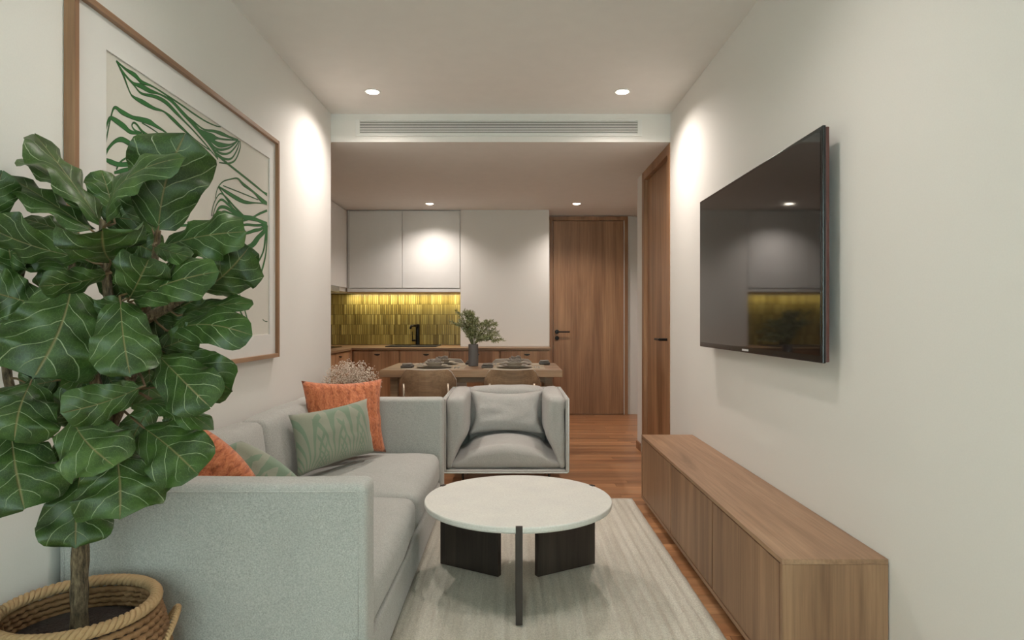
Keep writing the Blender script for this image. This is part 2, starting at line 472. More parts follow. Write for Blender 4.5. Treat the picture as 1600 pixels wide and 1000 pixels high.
# ================================================================== THE ROOM
fl = struct(box('floor', XK-.1, XN+.1, YREAR-.1, YTILE+.1, -.06, -.006, M['groove']))
rnd = random.Random(4)
PW, PLN = .0885, 1.45
pm = MB().box(0, PLN-.002, 0, PW-.0016, -.012, 0); pme = None
y = YREAR; row = 0
def plank(x0, x1, y0):
    global pme
    full = abs((x1-x0)-PLN) < 1e-4
    if full and pme is not None: o = bpy.data.objects.new('plank', pme); COL.objects.link(o)
    else:
        b = MB().box(0, x1-x0-.002, 0, PW-.0016, -.012, 0); o = b.build('plank', M['plank'])
        if full: pme = o.data
    o.location = (x0, y0, 0); o.parent = fl
while y < YTILE-.02:
    xa, xb = (XL, XR) if y < YB-.05 else ((XK, XR) if y < 5.85 else (XK, XN))
    if y < 1.0: xs = [xa, (xa+xb)/2+rnd.uniform(-.5, .5), xb]           # unseen end of the room: fewer joints
    else:
        xs = [xa]; x = xa + rnd.uniform(.35, 1.4)
        while x < xb-.3: xs.append(x); x += PLN
        xs.append(xb)
    for a, b in zip(xs[:-1], xs[1:]): plank(a, b, y)
    y += PW; row += 1

T = .12
struct(box('wall_left', XL-T, XL, YREAR, YB, 0, ZC+.05, M['wall']))
struct(box('wall_right', XR, XR+T, YREAR, YB+.012, 0, ZC+.05, M['wall']))
# wall above/behind the side door and past it
wr = MB().box(XR, XR+.55, 5.64, 5.87, 0, ZL); struct(wr.build('wall_right_end', M['wall']))
struct(box('wall_right_niche', XN, XN+T, 5.87, YDOOR, 0, ZL, M['wall']))
struct(box('wall_right_core', XR+.09, XR+.4, YB+.012, 5.64, 0, ZL, M['wall']))
struct(box('wall_back', .435, XN+T, YDOOR, YDOOR+T, 0, ZL, M['wall']))
struct(box('wall_kitchen_back', XK-T, .435, YTILE, YTILE+T, 0, ZL, M['wall']))
struct(box('wall_column', -.604, .435, YCOL, YTILE, ZCT+.002, ZL, M['wall']))
struct(box('wall_kitchen_left', XK-T, XK, YB, YTILE, 0, ZL, M['wall']))
struct(box('wall_kitchen_front', XK-T, XL-T, YB-T, YB, 0, ZL, M['wall']))
struct(box('ceiling', XL-T, XR+T, YREAR-.2, YB+.02, ZC, ZC+.1, M['ceil']))
struct(box('ceiling_kitchen', XK-T, XN+T, YB+.02, YTILE+T, ZL, ZL+.1, M['ceil']))
struct(box('wall_bulkhead', XL, XR, YB, YB+.02, ZL, ZC, M['wall']))
struct(box('baseboard_right', XR-.012, XR, 5.70, 5.87, 0, .07, M['walnut']))
# rear wall with the window (behind the camera)
rw = MB(); wx0, wx1, wz0, wz1 = -1.0, .85, .35, 2.4
rw.box(XL-T, wx0, YREAR-.15, YREAR, 0, ZC); rw.box(wx1, XR+T, YREAR-.15, YREAR, 0, ZC)
rw.box(wx0, wx1, YREAR-.15, YREAR, 0, wz0); rw.box(wx0, wx1, YREAR-.15, YREAR, wz1, ZC)
struct(rw.build('wall_rear', M['wall']))
wn = sthing('window_1', (-.075, YREAR-.08, wz0))
wf = MB()
for a, b in ((wx0, wx0+.05), (-.1, -.05), (wx1-.05, wx1)): wf.box(a, b, YREAR-.11, YREAR-.06, wz0, wz1)
for a, b in ((wz0, wz0+.05), (wz1-.05, wz1)): wf.box(wx0, wx1, YREAR-.11, YREAR-.06, a, b)
wf.build('window_frame', M['trimw'], wn)
for a, b in ((wx0+.05, -.1), (-.05, wx1-.05)): box('pane', a, b, YREAR-.088, YREAR-.084, wz0+.05, wz1-.05, M['glass'], wn)

# ------------------------------------------------------------------ doors
d1 = sthing('door_1', (.95, YDOOR, 0))
zt = 1.17+.1610*YDOOR
fx0, fx1 = .462, 1.432
fm = MB().box(fx0, fx0+.042, YDOOR-.045, YDOOR, 0, zt).box(fx1-.042, fx1, YDOOR-.045, YDOOR, 0, zt).box(fx0+.042, fx1-.042, YDOOR-.045, YDOOR, zt-.05, zt)
fm.build('door_frame', M['walnut'], d1, bevel=.002)
box('door_leaf', fx0+.048, fx1-.050, YDOOR-.03, YDOOR-.002, .006, zt-.055, M['walnut'], d1, bevel=.002)
for a in (fx0-.006, fx1-.049): box('pale_seal', a, a+.006, YDOOR-.049, YDOOR-.002, .002, zt-.05, M['trimw'], d1, label='thin pale edge strip')
hx, hz = .556, 1.17-.0185*7.9
h = MB(); h.lathe([(.027, 0), (.027, -.01)], (hx, YDOOR-.03, hz), 20, axis='y'); h.tube([(hx, YDOOR-.035, hz), (hx, YDOOR-.075, hz)], .011, 10)
h.tube([(hx-.005, YDOOR-.075, hz), (hx+.155, YDOOR-.075, hz)], .0095, 10); h.build('handle', M['black'], d1, smooth=False, label='black lever handle')
h = MB(); h.lathe([(.026, 0), (.026, -.012), (.012, -.014), (.012, -.02)], (hx, YDOOR-.03, hz-.078), 20, axis='y'); h.build('lock', M['black'], d1, label='round black lock plate')

d2 = sthing('door_2', (XR, 5.14, 0))
fm = MB().box(XR-.006, XR+.09, YB+.012, YB+.075, 0, ZL-.002).box(XR-.006, XR+.09, 5.565, 5.64, 0, ZL-.002).box(XR-.006, XR+.09, YB+.075, 5.565, ZL-.075, ZL-.002)
fm.build('door_frame', M['walnut'], d2, bevel=.002)
box('door_leaf', XR+.028, XR+.068, YB+.078, 5.562, .006, ZL-.078, M['walnut'], d2, bevel=.002)
h = MB(); hy = 4.80; hz = 1.17-.0305*4.82
h.box(XR+.018, XR+.028, hy-.016, hy+.016, hz-.11, hz+.02); h.tube([(XR+.02, hy, hz), (XR-.045, hy, hz)], .010, 10); h.tube([(XR-.045, hy-.006, hz), (XR-.045, hy+.14, hz)], .0095, 10)
h.build('handle', M['black'], d2, label='black lever handle on long back plate')
# white trim and narrow pull on the niche wall
struct(box('trim_1', XN-.012, XN, 7.72, 7.80, 0, ZL-.002, M['trimw']))
pl = MB().box(XN-.034, XN-.013, 7.735, 7.775, .88, 1.15); tag(pl.build('pull_bar', M['orange'], bevel=.004), 'narrow orange-brown bar on the white wall strip right of the far door', 'pull bar')

# ------------------------------------------------------------------ air grille
g = thing('air_grille', 'long white slotted air grille on the bulkhead above the kitchen opening', 'air vent', (-.08, YB, 2.55))
gx0, gx1 = (556-800)/1000*YB, (1002.5-800)/1000*YB; gz0, gz1 = 1.17+(500-213)/1000*YB, 1.17+(500-187)/1000*YB
gm = MB(); y0, y1 = YB-.012, YB-.001
gm.box(gx0, gx0+.03, y0, y1, gz0, gz1); gm.box(gx1-.03, gx1, y0, y1, gz0, gz1); gm.box(gx0+.03, gx1-.03, y0, y1, gz0, gz0+.016); gm.box(gx0+.03, gx1-.03, y0, y1, gz1-.012, gz1)
gm.build('grille_frame', M['trimw'], g, bevel=.0015)
box('dark_backing', gx0+.03, gx1-.03, YB-.003, YB-.001, gz0+.016, gz1-.012, M['slot'], g, label='dark slots')
ns = 8; zz0, zz1 = gz0+.016, gz1-.012; st = (zz1-zz0)/ns
sm = None
for i in range(ns):
    z = zz0+i*st
    if sm is None:
        s_ = MB().add([(gx0+.03, YB-.012, .0), (gx1-.03, YB-.012, .0), (gx1-.03, YB-.004, .004), (gx0+.03, YB-.004, .004),
                       (gx0+.03, YB-.012, st*.60), (gx1-.03, YB-.012, st*.60), (gx1-.03, YB-.004, st*.60+.002), (gx0+.03, YB-.004, st*.60+.002)],
                      [(0,1,2,3), (4,5,6,7), (0,1,5,4), (1,2,6,5), (2,3,7,6), (3,0,4,7)]).build('slat', M['trimw'], g)
        sm = s_
    else:
        s_ = sm.copy(); COL.objects.link(s_)
    s_.location.z = z

# ------------------------------------------------------------------ downlights
def downlight(x, y, z, e, label, group, spot=154):
    t = thing('downlight', label, 'downlight', (x, y, z), group)
    MB().lathe([(.036, .010), (.038, -.002), (.050, -.005), (.054, -.003), (.054, 0)], (x, y, z), 32).build('trim_ring', M['trimw'], t, smooth=True)
    MB().lathe([(.037, -.0035), (.037, -.006)], (x, y, z), 28).build('lamp', M['bulb'], t, label='glowing lamp disc')
    l = bpy.data.lights.new('downlight_beam', 'SPOT'); l.energy = e; l.color = WARM; l.spot_size = math.radians(spot); l.spot_blend = .9; l.shadow_soft_size = .02
    lo = bpy.data.objects.new('beam', l); COL.objects.link(lo); lo.parent = t; lo.location = (0, 0, -.012)
    return t
LX0, LX1 = -.912, .722
downlight(LX0, 4.185, ZC, DOWN, 'round ceiling downlight left of the air grille', 'living room downlights')
downlight(LX1, 4.185, ZC, DOWN, 'round ceiling downlight right of the air grille', 'living room downlights')
downlight(-.50, 1.95, ZC, DOWN*.44, 'added ceiling downlight, out of view, on the fig plant side, nearest the window', 'living room downlights')  # unseen pair added to brighten the sofa arm and rug; positions guessed
downlight(.34, 1.95, ZC, DOWN*.44, 'added ceiling downlight, out of view, on the television side, nearest the window', 'living room downlights')
downlight(LX0, 7.09, ZL, DOWN_K, 'small lit downlight in the kitchen ceiling before the white upper cabinets', 'kitchen downlights', 134)
downlight(LX1-.005, 7.09, ZL, DOWN_K, 'small lit downlight in the kitchen ceiling before the far wooden door', 'kitchen downlights', 134)

# ================================================================== KITCHEN
# backsplash
bs = thing('backsplash', 'yellow-green backsplash of narrow upright glazed tiles behind the sink', 'backsplash', (-1.5, YTILE-.02, ZCT))
box('grout_bed', XK, -.604, YTILE-.014, YTILE-.001, ZCT+.003, 1.50, M['grout'], bs)
tm = MB(); tone = []; rh = .126; r2 = random.Random(8); tw = .0235
for r in range(5):
    x = XK+.004+r2.uniform(0, .01)
    while x < -.606:
        wd = tw*r2.choice((1, 1, 1, .7, 1.3)); x1 = min(x+wd-.0034, -.605)
        d = r2.uniform(.001, .005); tone_v = min(1, max(0, r2.gauss(.48, .3)))
        n0 = len(tm.v); tm.box(x, x1, YTILE-.019-d, YTILE-.012, ZCT+.004+r*rh, ZCT+.004+(r+1)*rh-.003); tone += [tone_v]*(len(tm.v)-n0); x += wd
to = tm.build('tile', M['tile'], bs); to['kind'] = 'stuff'
at = to.data.attributes.new('tone', 'FLOAT', 'POINT')
for i, t in enumerate(tone): at.data[i].value = t
# upper cabinets
ZU0, ZU1, ZRail = 1.545, 2.445, 1.489
uc = thing('upper_cabinet', 'white two-door upper cabinet above the yellow-green tiles', 'cabinet', (-1.25, YCOL, ZRail))
ub = MB().box(-1.93, -.606, YCOL+.02, YTILE-.002, ZRail+.012, ZL-.002).box(-1.93, -.606, YCOL+.002, YCOL+.02, ZRail+.012, ZU0-.004).box(-1.93, -1.913, YCOL+.002, YCOL+.02, ZU0-.004, ZL-.002)
ub.build('carcass', M['white'], uc)
MB().box(-1.93, -.606, YCOL+.004, YTILE-.112, ZRail, ZRail+.0115).box(-1.93, -.606, YTILE-.083, YTILE-.025, ZRail, ZRail+.0115).build('underside_panel', M['oak_x'], uc, label='wooden underside panel')
xs = [-1.911, (628.6-800)/1000*YCOL, -.609]
for a, b in zip(xs[:-1], xs[1:]): box('cabinet_door', a+.002, b-.002, YCOL-.004, YCOL+.0195, ZU0, ZU1, M['white'], uc, bevel=.0015)
# LED strip under it
ls = thing('led_strip', 'lit strip light under the white upper cabinet', 'strip light', (-1.5, YTILE-.10, ZRail))
box('channel', -1.92, -.62, YTILE-.11, YTILE-.085, ZRail+.004, ZRail+.0110, M['trimw'], ls)
box('diffuser', -1.92, -.62, YTILE-.107, YTILE-.088, ZRail+.0015, ZRail+.0038, M['led'], ls)
l = bpy.data.lights.new('led_light', 'AREA'); l.shape = 'RECTANGLE'; l.size = 1.4; l.size_y = .02; l.energy = LED; l.color = (1, .87, .55)
lo = bpy.data.objects.new('led_light', l); COL.objects.link(lo); lo.parent = ls; lo.location = (.17, .003, -.002); lo.rotation_euler = (math.radians(8), 0, 0)
# left upper cabinet with hood
lu = thing('side_upper_cabinet', 'white upper cabinet on the side wall above the cooker hood', 'cabinet', (-2.18, 6.8, ZRail))
box('carcass', XK+.002, -1.955, YB+.6, YTILE-.03, ZRail+.012, ZL-.002, M['white'], lu)
for a, b in ((6.795, YCOL-.01), (6.05, 6.79)): box('cabinet_door', -1.954, -1.932, a+.002, b-.002, ZU0, ZU1, M['white'], lu, bevel=.0015)
hd = thing('cooker_hood', 'slim grey steel cooker hood under the side upper cabinet', 'cooker hood', (-2.1, 6.8, ZRail))
box('hood_body', XK+.06, -1.935, 6.35, 7.10, ZRail-.012, ZRail+.0105, M['steel'], hd, bevel=.002)
box('front_panel', -1.9345, -1.915, 6.35, 7.10, ZRail-.012, ZU0-.006, M['steel'], hd, bevel=.002)
box('filter', XK+.12, -1.99, 6.42, 7.03, ZRail-.016, ZRail-.0125, M['slot'], hd)
# worktop
ct = MB().box(XK+.002, .434, 7.14, YCOL-.002, ZCT-.022, ZCT).box(XK+.002, -.606, YCOL-.002, YTILE-.001, ZCT-.022, ZCT).box(XK+.002, -1.79, 5.3, 7.14, ZCT-.022, ZCT)
tag(ct.build('worktop', M['oak_x']), 'pale wood L-shaped kitchen worktop on brown base cabinets', 'worktop')
# base cabinets
bx = [-1.785, -1.26, -.70, -.136, .432]
names = ['brown base cabinet in the kitchen corner, left of the sink', 'brown base cabinet right below the sink', 'brown base cabinet behind the grey vase', 'brown base cabinet beside the far wooden door']
def half_moon(x, y, z, mat, parent, axis='y'):
    m = MB(); n = 10; r = .034
    prof = [(r*math.cos(PI+PI*i/n), .55*r*math.sin(PI+PI*i/n)) for i in range(n+1)]
    if axis == 'y': f = [(x+a, y-.016, z+b) for a, b in prof]; bk = [(x+a*.9, y, z+b*.8) for a, b in prof]
    else: f = [(x+.016, y+a, z+b) for a, b in prof]; bk = [(x, y+a*.9, z+b*.8) for a, b in prof]
    k = n+1; fs = [tuple(range(k)), tuple(range(2*k-1, k-1, -1))] + [(i, (i+1) % k, k+(i+1) % k, k+i) for i in range(k)]
    return m.add(f+bk, fs).build('handle', mat, parent, label='dark half-round pull')
for i in range(4):
    a, b = bx[i], bx[i+1]
    t = thing('base_cabinet', names[i], 'cabinet', ((a+b)/2, 7.4, 0), 'kitchen base cabinets')
    box('body', a+.001, b-.001, 7.19, YTILE-.03, .09, ZCT-.024, M['cab'], t)
    box('toe_kick', a+.001, b-.001, 7.24, 7.26, .0, .089, M['slot'], t)
    d = box('cabinet_door', a+.010, b-.008, 7.166, 7.189, .10, ZCT-.036, M['cab'], t, bevel=.004)
    half_moon((a+b)/2+(.02 if i else .015), 7.166, ZCT-.068, M['black'], d)
t = thing('base_cabinet', 'brown base cabinet under the hob along the side wall', 'cabinet', (-2.1, 6.6, 0), 'kitchen base cabinets')
box('body', XK+.002, -1.83, 5.3, YTILE-.03, .09, ZCT-.024, M['cab'], t); box('toe_kick', -1.90, -1.88, 5.3, 7.16, 0, .089, M['slot'], t)
for k, (a, b) in enumerate(((6.55, 7.13), (5.95, 6.54), (5.32, 5.94))):
    d = box('cabinet_door', -1.829, -1.806, a, b, .10, ZCT-.036, M['cab'], t, bevel=.004); half_moon(-1.806, (a+b)/2-.16*(k == 0)+.03, ZCT-.066, M['black'], d, 'x')
box('corner_post', -1.829, -1.787, 7.141, 7.188, .09, ZCT-.024, M['cab'], t)
# hob, sink, tap
hb = thing('hob', 'black glass hob on the side worktop', 'hob', (-2.15, 7.1, ZCT))
box('hob_glass', -2.38, -1.97, 6.75, 7.42, ZCT, ZCT+.008, M['bezel'], hb, bevel=.002)
for (x, y_) in ((-2.27, 6.92), (-2.08, 6.92), (-2.27, 7.24), (-2.08, 7.24)):
    MB().lathe([(.07, 0), (.07, .0012), (.066, .0012), (.066, 0)], (x, y_, ZCT+.0082), 24).build('ring', M['darkware'], hb)
sk = thing('sink', 'black inset sink in the pale worktop', 'sink', (-1.16, 7.62, ZCT))
sx0, sx1, sy0, sy1 = -1.46, -.87, 7.36, 7.86
sm_ = MB().box(sx0, sx1, sy0, sy0+.03, ZCT, ZCT+.012).box(sx0, sx1, sy1-.03, sy1, ZCT, ZCT+.012).box(sx0, sx0+.03, sy0+.03, sy1-.03, ZCT, ZCT+.012).box(sx1-.03, sx1, sy0+.03, sy1-.03, ZCT, ZCT+.012)
sm_.build('rim', M['sinkm'], sk, bevel=.003); box('basin', sx0+.03, sx1-.03, sy0+.03, sy1-.03, ZCT+.0005, ZCT+.003, M['sinkm'], sk)
MB().lathe([(.035, 0), (.035, .002), (.02, .0035)], ((sx0+sx1)/2, 7.6, ZCT+.0035), 20).build('drain', M['steel'], sk)
tp = thing('tap', 'tall black kitchen tap behind the sink', 'tap', (-1.165, 7.90, ZCT))
tx, ty = -1.165, 7.90
MB().lathe([(.034, 0), (.034, .008), (.027, .012), (.0255, .245), (.027, .25), (.020, .262)], (tx, ty, ZCT), 20).build('column', M['black'], tp, smooth=False)
MB().tube([(tx, ty, ZCT+.235), (tx-.03, ty-.08, ZCT+.245), (tx-.055, ty-.17, ZCT+.238), (tx-.06, ty-.185, ZCT+.205)], [.016, .015, .014, .013], 12).build('spout', M['black'], tp, smooth=True)
MB().tube([(tx-.02, ty, ZCT+.06), (tx-.07, ty, ZCT+.06)], .013, 10).tube([(tx-.062, ty, ZCT+.06), (tx-.066, ty-.005, ZCT+.17)], [.007, .005], 8).build('lever', M['black'], tp)

# ================================================================== DINING
TZ = .75
tb = thing('dining_table', 'rectangular wooden dining table with thick top between the four chairs', 'table', (-.345, 5.8, 0))
box('tabletop', -1.11, .422, 5.36, 6.24, TZ-.06, TZ, M['oak_x'], tb, bevel=.003)
for x in (-1.04, .28):
    for y_ in (5.46, 6.07): box('leg', x, x+.065, y_, y_+.065, 0, TZ-.0605, M['chairwood'], tb, bevel=.003)
for y_ in (5.475, 6.095): box('apron', -.974, .279, y_, y_+.02, TZ-.115, TZ-.061, M['oak_x'], tb)

def dining_chair(label):
    """origin under the seat centre, facing +Y"""
    t = thing('dining_chair', label, 'chair', (0, 0, 0), 'dining chairs')
    n = 16; R = .34; HW = .232
    def back(u, vz, off):      # u -1..1, vz 0..1 ; curved, leaning outward at the top, rounded corners
        a = u*.74; zz = .47+vz*.300
        lean = -.05*vz
        hw = HW*(1 - .10*max(0, vz-.72)/.28)
        x = hw*math.sin(a)/math.sin(.74); y_ = -.215 - .115*(math.cos(a)-1)*-1*-1
        y_ = -.25 + .16*(1-math.cos(a))/(1-math.cos(.74)) + lean
        return Vector((x, y_+off, zz))
    def shell(off0, off1, name, mat, inset=0, zlo=0, zhi=1):
        m = MB(); nu, nv = 18, 10; V = []
        for off in (off0, off1):
            for j in range(nv+1):
                for i in range(nu+1):
                    u = -1+2*i/nu; v_ = j/nv
                    cr = .16                         # rounded upper corners
                    u *= 1-inset
                    vz = zlo+(zhi-zlo)*v_
                    top = 1 - (max(0, abs(u)-(1-cr*1.6))/(cr*1.6))**2.2*.32
                    V.append(back(u, vz*top, off))
        k = (nu+1)*(nv+1); F = []
        for j in range(nv):
            for i in range(nu):
                a = j*(nu+1)+i; F.append((a, a+1, a+nu+2, a+nu+1)); F.append((k+a, k+a+nu+1, k+a+nu+2, k+a+1))
        edge = [i for i in range(nu+1)] + [(j+1)*(nu+1)-1 for j in range(1, nv+1)] + [nv*(nu+1)+i for i in range(nu-1, -1, -1)] + [j*(nu+1) for j in range(nv-1, 0, -1)]
        for q in range(len(edge)):
            a, b = edge[q], edge[(q+1) % len(edge)]; F.append((b, a, k+a, k+b))
        return m.add(V, F).build(name, mat, t, smooth=False, bevel=.003)
    shell(-.014, 0, 'backrest', M['chairwood'])
    shell(.0015, .030, 'back_pad', M['chair_fabric'], .0, .0, 1.012)
    me = softbox(.225, .22, .04, .035, n=6, fn=lambda p: Vector((p.x*(1-.12*max(0, -p.y)/.22), p.y, p.z+.012*(1-(p.x/.225)**2)*(p.z > 0))))
    me.transform(Matrix.Translation((0, .01, .44))); me.materials.append(M['chair_fabric']); link('seat', me, t)
    soft_ = softbox(.215, .21, .010, .008, n=5); soft_.transform(Matrix.Translation((0, .01, .388))); soft_.materials.append(M['chairwood']); link('seat_shell', soft_, t)
    for sx in (-1, 1):
        MB().tube([(sx*.20, .20, 0), (sx*.175, .16, .384)], [.009, .012], 10).build('leg', M['brass'], t, smooth=True)
        MB().tube([(sx*.20, -.24, 0), (sx*.185, -.225, .40)], [.009, .012], 10).build('leg', M['brass'], t, smooth=True)
        MB().tube([(sx*.185, -.225, .40), (sx*.178, -.262, .50), (sx*.178, -.276, .66)], .009, 10).build('back_post', M['brass'], t, smooth=True)
    return t
c0 = dining_chair('wooden-backed dining chair at the near side of the table, behind the sofa end')
c0.location = (-.69, 5.40, 0)
spots = [(0.0, 5.40, 0, 'wooden-backed dining chair at the near side of the table, behind the armchair'),
         (-.685, 6.30, PI, 'beige padded dining chair at the far side of the table, left of the vase'),
         (0.0, 6.30, PI, 'beige padded dining chair at the far side of the table, right of the vase')]
for x, y_, rz, lb in spots:
    c = copy_tree(c0, None, lb); c.location = (x, y_, 0); c.rotation_euler = (0, 0, rz)

def place_setting(x, y_, s, where):
    """s=+1 seat nearer the camera, -1 far side"""
    g_ = 'table settings'
    m = box('placemat', x-.265, x+.265, y_-.165, y_+.165, TZ, TZ+.003, M['linen']); tag(m, 'pale linen placemat '+where, 'placemat', 'placemats')
    z = TZ+.003
    tag(MB().lathe([(.05, 0), (.09, .002), (.155, .012), (.157, .0145), (.09, .006), (.0, .005)], (x, y_, z), 36).build('charger_plate', M['ceramic'], smooth=True), 'large shallow stoneware plate '+where, 'plate', 'large plates')
    z += .0075
    tag(MB().lathe([(.05, 0), (.08, .003), (.118, .016), (.119, .018), (.08, .007), (.0, .006)], (x, y_, z), 36).build('dinner_plate', M['ceramic'], smooth=True), 'smaller stoneware plate on the large plate '+where, 'plate', 'smaller plates')
    z += .0085
    tag(MB().lathe([(.035, 0), (.06, .004), (.085, .032), (.087, .034), (.083, .033), (.055, .008), (0, .007)], (x, y_, z), 32).build('bowl', M['ceramic'], smooth=True), 'stoneware bowl on the stacked plates '+where, 'bowl', 'bowls')
    nk = thing('napkin', 'rumpled grey napkin resting on the bowl '+where, 'napkin', (x, y_, z+.03), 'rolled napkins')
    for k, (dx, dz, wd) in enumerate(((0, .020, .058), (.010, .034, .045))):
        me = softbox(wd, .026, .009, .007, n=8, fn=lambda p: p+Vector((0, 0, .006*math.sin(p.x*90))), wr=.006, wf=30, seed=k+x)
        me.transform(Matrix.Translation((x+dx, y_, z+dz+.016))); me.materials.append(M['napkin']); link('fold', me, nk)
    # side dish with cloth
    dx = -.255*s+.02; dish = thing('side_dish', 'small dark dish holding folded cloth '+where, 'dish', (x+dx, y_, TZ+.003), 'side dishes')
    dz = TZ+.003
    me = softbox(.05, .07, .011, .007, n=4); me.transform(Matrix.Translation((x+dx, y_, dz+.0112))); me.materials.append(M['darkware']); link('dish_body', me, dish)
    me = softbox(.040, .05, .008, .006, n=8, wr=.006, wf=40, seed=x); me.transform(Matrix.Translation((x+dx, y_, dz+.030))); me.materials.append(M['napkin']); link('cloth', me, dish)
    for k, (nm, xo) in enumerate((('fork', .185), ('knife', .215))):
        cx = x+xo*s
        u = thing(nm, f'steel {nm} beside the plates '+where, nm, (cx, y_, TZ+.003), 'cutlery')
        MB().tube([(cx, y_-.09*s, TZ+.0075), (cx, y_+.02*s, TZ+.0075)], [.005, .0035], 8).build('grip', M['steel'], u, smooth=True)
        hd_ = MB()
        if nm == 'knife': hd_.box(cx-.008, cx+.008, min(y_+.02*s, y_+.10*s), max(y_+.02*s, y_+.10*s), TZ+.0055, TZ+.0075)
        else:
            hd_.box(cx-.010, cx+.010, min(y_+.02*s, y_+.05*s), max(y_+.02*s, y_+.05*s), TZ+.0055, TZ+.0078)
            for q in (-.008, -.0027, .0027, .008): hd_.box(cx+q-.0014, cx+q+.0014, min(y_+.05*s, y_+.09*s), max(y_+.05*s, y_+.09*s), TZ+.0055, TZ+.0078)
        hd_.build('blade' if nm == 'knife' else 'tines', M['steel'], u)
place_setting(-.68, 5.60, 1, 'at the near left table place')
place_setting(.02, 5.60, 1, 'at the near right table place')
place_setting(-.66, 6.03, -1, 'at the far left table place')
place_setting(.03, 6.03, -1, 'at the far right table place')
# vase and olive sprigs
vx, vy = -.352, 5.83
va = MB().lathe([(.040, 0), (.045, .004), (.046, .10), (.045, .196), (.042, .2), (.036, .199), (.035, .02), (0, .018)], (vx, vy, TZ), 32)
tag(va.build('vase', M['vase'], smooth=False), 'grey cylindrical vase standing on the dining table', 'vase')
sp_ = thing('olive_sprigs', 'bunch of wispy green olive sprigs in the grey table vase', 'sprigs', (vx, vy, TZ+.02))
r3 = random.Random(21)
la, lb = MB(), MB()
for i in range(46):
    a = r3.uniform(0, 2*PI); out = r3.uniform(.03, .2); hh = r3.uniform(.17, .31)
    if i % 5 == 0: a = r3.uniform(-.7, .7); out = r3.uniform(.18, .27); hh = r3.uniform(.05, .22)
    p0 = Vector((vx, vy, TZ+.03)); p1 = Vector((vx+.02*math.cos(a), vy+.02*math.sin(a), TZ+.2)); p2 = Vector((vx+out*.6*math.cos(a), vy+out*.6*math.sin(a), TZ+.2+hh*.75)); p3 = Vector((vx+out*math.cos(a), vy+out*math.sin(a), TZ+.2+hh-.25*max(0, out-.16)))
    path = [Vector(q) for q in catmull([tuple(p0), tuple(p1), tuple(p2), tuple(p3)], 6)]
    MB().tube(path, [.0022]*(len(path)-1)+[.0008], 4).build('stem', M['stem'], sp_)
    for j in range(8, len(path)):
        for k in range(7):
            d = Vector((r3.uniform(-1, 1), r3.uniform(-1, 1), r3.uniform(-.5, 1))).normalized(); ln = r3.uniform(.02, .042)
            q = path[j]+(path[j]-path[j-1])*r3.random(); s_ = d.orthogonal().normalized()*.0046
            tgt = la if r3.random() < .6 else lb
            tgt.add([q, q+d*ln*.5+s_, q+d*ln, q+d*ln*.5-s_], [(0, 1, 2, 3)])
for m_, mt in ((la, 'spriga'), (lb, 'sprigb')):
    o = m_.build('sprig_leaves', M[mt], sp_, fix=False); o['kind'] = 'stuff'

# ================================================================== dried gypsophila behind the sofa
gx, gy = -1.085, 4.30
gv = MB().lathe([(.06, 0), (.085, .01), (.10, .2), (.07, .40), (.045, .5), (.05, .53), (.042, .53), (.038, .5), (.06, .38), (0, .05)], (gx, gy, 0), 28)
tag(gv.build('floor_vase', M['vase'], smooth=True), 'tall grey floor vase behind the sofa arm holding dried flowers', 'vase')
gp = thing('dried_flowers', 'cloud of tiny pale dried blossoms behind the orange cushion', 'dried flowers', (gx, gy, .1))
r4 = random.Random(5); gs, gb = MB(), MB()
cen = Vector((gx, gy, .74))
for i in range(420):
    d = Vector((r4.gauss(0, 1), r4.gauss(0, 1), r4.gauss(.15, 1))).normalized(); rr = r4.random()**.4
    q = cen+Vector((d.x*.20, d.y*.17, d.z*.155))*rr
    if q.z < .6 and r4.random() < .5: continue
    base = Vector((gx+r4.uniform(-.015, .015), gy+r4.uniform(-.015, .015), .50)); midp = (base+q)/2+Vector((0, 0, .03))
    if i % 3 == 0: gs.tube([base, midp, q], [.0012, .0008, .0005], 3, cap=False)
    for k in range(7):
        e = q+Vector((r4.uniform(-1, 1), r4.uniform(-1, 1), r4.uniform(-1, 1)))*.022; s = r4.uniform(.003, .0048)
        gs.tube([q, e], [.0005, .0004], 3, cap=False)
        gb.add([e+Vector(v_)*s for v_ in ((1,0,0), (-1,0,0), (0,1,0), (0,-1,0), (0,0,1), (0,0,-1))], [(0,2,4), (2,1,4), (1,3,4), (3,0,4), (2,0,5), (1,2,5), (3,1,5), (0,3,5)])
o = gs.build('stems', M['drystem'], gp, fix=False); o['kind'] = 'stuff'
o = gb.build('blossoms', M['blossom'], gp, fix=False); o['kind'] = 'stuff'

# ================================================================== TV CABINET
CX0, CX1, CY0, CY1, CZ0, CZ1 = .823, 1.147, 1.95, 4.07, .042, .441
tc = thing('tv_cabinet', 'long low wooden cabinet with three doors under the television', 'cabinet', ((CX0+CX1)/2, 3.0, 0))
box('top_panel', CX0, CX1, CY0, CY1, CZ1-.016, CZ1, M['oak_y'], tc, bevel=.001)
box('end_panel', CX0, CX1, CY0, CY0+.016, CZ0, CZ1-.0165, M['oak_z'], tc, bevel=.001)
box('end_panel', CX0, CX1, CY1-.016, CY1, CZ0, CZ1-.0165, M['oak_z'], tc, bevel=.001)
box('carcass', CX0+.024, CX1, CY0+.017, CY1-.017, CZ0+.017, CZ1-.017, M['slot'], tc)
box('bottom_panel', CX0, CX1, CY0+.0165, CY1-.0165, CZ0, CZ0+.016, M['oak_y'], tc, bevel=.001)
box('plinth', CX0+.05, CX1-.01, CY0+.05, CY1-.05, .0, CZ0-.0005, M['walnut'], tc)
ys = [CY0+.018, 2.635, 3.325, CY1-.018]
